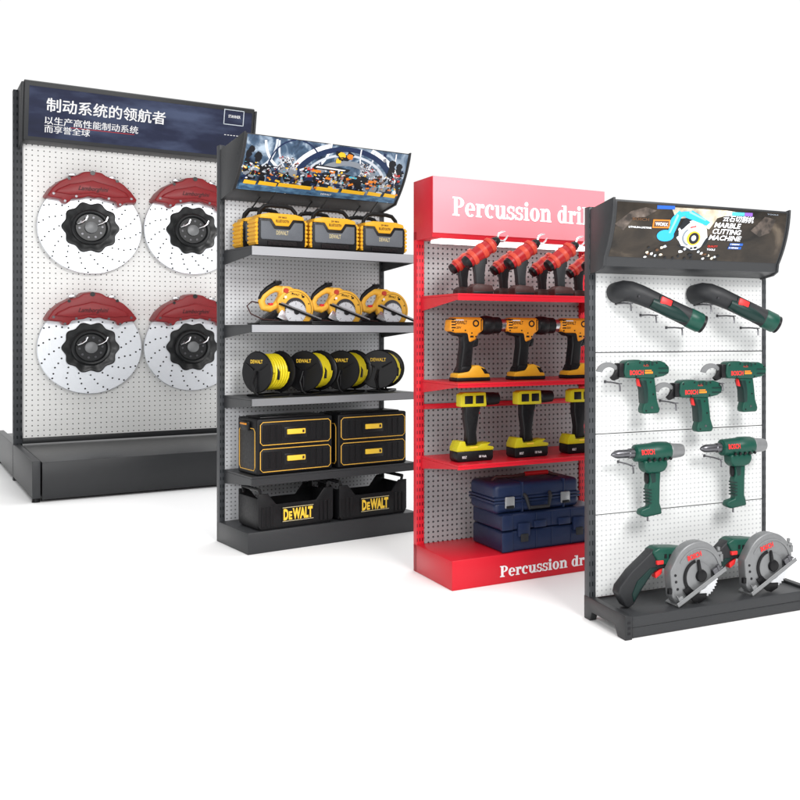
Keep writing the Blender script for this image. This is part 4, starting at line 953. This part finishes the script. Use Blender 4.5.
def bsaw():
    t = thing('circular_saw', '', 'circular saw', group='green circular saws on the rack base')
    cx, cz, R = .0, .175, .155
    # long dark handle going down to the left
    b = MB(); b.prism([(-.44, .085), (-.43, .12), (-.36, .195), (-.28, .255), (-.235, .29), (-.20, .30), (-.10, .275), (-.06, .26), (-.10, .18), (-.19, .19), (-.235, .165), (-.29, .10), (-.345, .02), (-.375, .002), (-.395, .01)], .005, .085)
    hd = b.build('handle', M['rub'], t, bevel=.016, seg=3)
    b = MB(); b.prism([(-.36, .075), (-.33, .14), (-.25, .20), (-.20, .20), (-.25, .16), (-.31, .09), (-.35, .03)], -.001, .09); b.build('handle_inlay', M['greend'], hd, bevel=.006)
    b = MB(); b.prism([(-.24, .285), (-.20, .305), (-.09, .295), (.02, .275), (.03, .20), (-.08, .19), (-.20, .215)], -.008, .10); gb = b.build('motor_body', M['green'], t, bevel=.012, seg=3)
    b = MB()
    for k in range(5): b.box(-.17 + k * .028, -.156 + k * .028, -.0105, -.006, .245 - k * .003, .268 - k * .003)
    b.build('vents', M['blk'], gb)
    b = MB(); b.box(-.215, -.175, -.012, .02, .215, .237); b.build('lock_button', M['btn'], gb, bevel=.004)
    b = MB(); b.prism([(-.21, .165), (-.16, .195), (-.17, .155), (-.205, .135)], .02, .07); b.build('trigger', M['btn'], hd, bevel=.005)
    b = MB(); b.cyl((.01, -.0, cz + .03), (.01, .10, cz + .03), .085, .07, n=30); b.build('motor', M['green'], t, bevel=.008)
    # guard: half disc plate
    rim = [(cx + R * math.cos(RA(a)), cz + R * math.sin(RA(a))) for a in range(-8, 157, 6)]
    b = MB(); b.prism(rim + [(-.172, .19), (-.160, .05), (-.135, .012), (-.05, .05), (.06, .10)], -.075, .0); gd = b.build('blade_guard', M['alu'], t, bevel=.010, seg=3)
    b = MB(); b.ring(cx + .005, cz - .015, R - .017, R - .026, -.079, -.07, n=30, a0=RA(15), a1=RA(150)); b.build('guard_rib', M['alu'], gd)
    b = MB(); n = 44; b.prism([(cx + (.128 if i % 2 else .118) * math.cos(PI * i / n), cz - .05 + (.128 if i % 2 else .118) * math.sin(PI * i / n)) for i in range(2 * n)], -.050, -.046, T=Matrix.Translation((.02, .0, .009))); b.v = [(x, y, max(z, .003)) for x, y, z in b.v]
    bl = b.build('blade', M['steel'], t, smooth=0)
    b = MB(); b.cyl((cx, -.086, cz - .03), (cx, -.074, cz - .03), .078, n=40); lg = b.build('lower_guard', M['alu'], t, bevel=.004)
    b = MB(); b.ring(cx + .0, cz - .03, .094, .080, -.084, -.076, n=30, a0=RA(105), a1=RA(235)); b.build('guard_gap', M['blk'], lg)
    b = MB(); b.cyl((cx + .01, -.105, cz - .025), (cx + .01, -.085, cz - .025), .030, .034, n=24)
    b.prism([(-.01, cz - .02), (.012, cz - .01), (-.004, cz + .065), (-.018, cz + .062)], -.102, -.088); b.build('wing_knob', M['blk'], lg, bevel=.004)
    b = MB(); b.prism([(-.10, .085), (-.06, .10), (-.02, .055), (.05, .05), (.045, .02), (.0, .003), (-.03, .012), (-.08, .055)], -.088, -.078); b.build('chip_guard', M['blk'], lg, bevel=.003)
    # sole plate tipping up to the right
    T = Matrix.Translation((-.145, 0, .008)) @ Matrix.Rotation(RA(-28), 4, 'Y')
    b = MB(); b.box(0, .345, -.112, -.092, -.006, .006, T=T); b.box(.0, .34, -.0925, .03, -.006, -.001, T=T); b.box(0, .345, -.112, -.108, .006, .018, T=T); b.v = [(x, y, max(z, .001)) for x, y, z in b.v]; so = b.build('sole_plate', M['alu'], t, bevel=.0015, seg=1)
    b = MB(); b.box(.02, .05, -.108, -.09, .008, .034, T=T); b.box(.02, .026, -.108, -.09, .03, .05, T=T); b.build('plate_bracket', M['alu'], so, bevel=.002, seg=1)
    b = MB(); b.box(.27, .30, -.11, -.085, .008, .045, T=T); b.box(.30, .335, -.11, -.09, .020, .028, T=T); b.cyl(tuple(T @ Vector((.31, -.10, .008))), tuple(T @ Vector((.31, -.10, .05))), .012, n=12); b.build('clamp', M['dsteel'], so, bevel=.002, seg=1)
    b = MB(); b.box(.115, .155, -.075, -.04, cz + .07, cz + .085); b.cyl((.14, -.06, cz + .09), (.14, -.06, cz + .11), .010, n=12); b.box(.145, .165, -.07, -.045, cz + .03, cz + .07); b.build('depth_clamp', M['alu'], gd, bevel=.003)
    b = MB()
    for x, z in ((-.142, .165), (-.138, .13), (-.128, .09)): b.cyl((x, -.078, z), (x, -.074, z), .007, n=12)
    b.build('screws', M['hole'], gd)
    b = MB(); b.box(-.185, -.165, -.082, -.060, .07, .10); b.build('side_bolt', M['blk'], gd, bevel=.003)
    g = MB(); put_text(g, 'BOSCH', -.064, cz + .058, .027, -.079, M['btn'], width=.088, bold=.04, rot=RA(14)); g.build('guard_lettering', parent=gd, smooth=0)
    return t
bs = bsaw()
for i, x in enumerate((.372, .800)): place(bs, i, 4, x, .262, .0995, f'silver and green circular saw, {["left one, its dark handle on the deck", "right one, near the deck end"][i]}').scale = (.9, .9, .9)

# ------------------------------------------------------------------ camera
cam = bpy.data.cameras.new('camera'); co = bpy.data.objects.new('camera', cam); C.objects.link(co)
co.location = (0, 0, 1.4); co.rotation_euler = (RA(90), 0, 0); cam.sensor_width = 36; cam.lens = 45
cam.shift_x = (400 - 641) / 800; cam.shift_y = -(400 - 333.5) / 800; cam.clip_end = 1000; cam.clip_start = .05
bpy.context.scene.camera = co

# ------------------------------------------------------------------ light: white world shaped for its effect, dim left and behind, brightened overhead
w = bpy.data.worlds.new('World'); bpy.context.scene.world = w; w.use_nodes = True
n = w.node_tree.nodes; l = w.node_tree.links; bg = n['Background']
tc = n.new('ShaderNodeTexCoord'); sp_ = n.new('ShaderNodeSeparateXYZ'); l.new(tc.outputs['Generated'], sp_.inputs[0])
mr = n.new('ShaderNodeMapRange'); mr.interpolation_type = 'SMOOTHSTEP'; l.new(sp_.outputs['Y'], mr.inputs[0])
mr.inputs['From Min'].default_value = -.15; mr.inputs['From Max'].default_value = .35; mr.inputs['To Min'].default_value = .22; mr.inputs['To Max'].default_value = 1.02
mz = n.new('ShaderNodeMapRange'); mz.interpolation_type = 'SMOOTHSTEP'; l.new(sp_.outputs['Z'], mz.inputs[0])
mz.inputs['From Min'].default_value = .55; mz.inputs['From Max'].default_value = .85; mz.inputs['To Min'].default_value = 0; mz.inputs['To Max'].default_value = 1.15
mx_ = n.new('ShaderNodeMapRange'); mx_.interpolation_type = 'SMOOTHSTEP'; l.new(sp_.outputs['X'], mx_.inputs[0])
mx_.inputs['From Min'].default_value = -.97; mx_.inputs['From Max'].default_value = -.68; mx_.inputs['To Min'].default_value = .15
mu = n.new('ShaderNodeMath'); mu.operation = 'MULTIPLY'; l.new(mr.outputs[0], mu.inputs[0]); l.new(mx_.outputs[0], mu.inputs[1])
ad = n.new('ShaderNodeMath'); ad.operation = 'ADD'; l.new(mu.outputs[0], ad.inputs[0]); l.new(mz.outputs[0], ad.inputs[1])
l.new(ad.outputs[0], bg.inputs['Strength']); bg.inputs['Color'].default_value = (1, 1, 1, 1)
def area(name, loc, tgt, size, power, col=(1, 1, 1)):
    d = bpy.data.lights.new(name, 'AREA'); d.shape = 'RECTANGLE'; d.size, d.size_y = size; d.energy = power; d.color = col
    o = bpy.data.objects.new(name, d); C.objects.link(o); o.location = loc
    o.rotation_euler = (Vector(tgt) - Vector(loc)).to_track_quat('-Z', 'Y').to_euler(); return o
area('key_softbox', (3.2, .2, 5.2), (-2.5, 6.5, 1.2), (3.0, 2.4), 540, (1, .985, .97))
area('added_fill', (-2.0, -1.5, 2.6), (-4.2, 8.5, 1.2), (3, 2), 230)  # added fill lamp, brightens the far disc rack
s = bpy.context.scene
s.view_settings.view_transform = 'Standard'; s.view_settings.look = 'None'; s.view_settings.exposure = 0; s.view_settings.gamma = 1
s.render.engine = 'CYCLES'; s.cycles.max_bounces = 8; s.cycles.transparent_max_bounces = 12
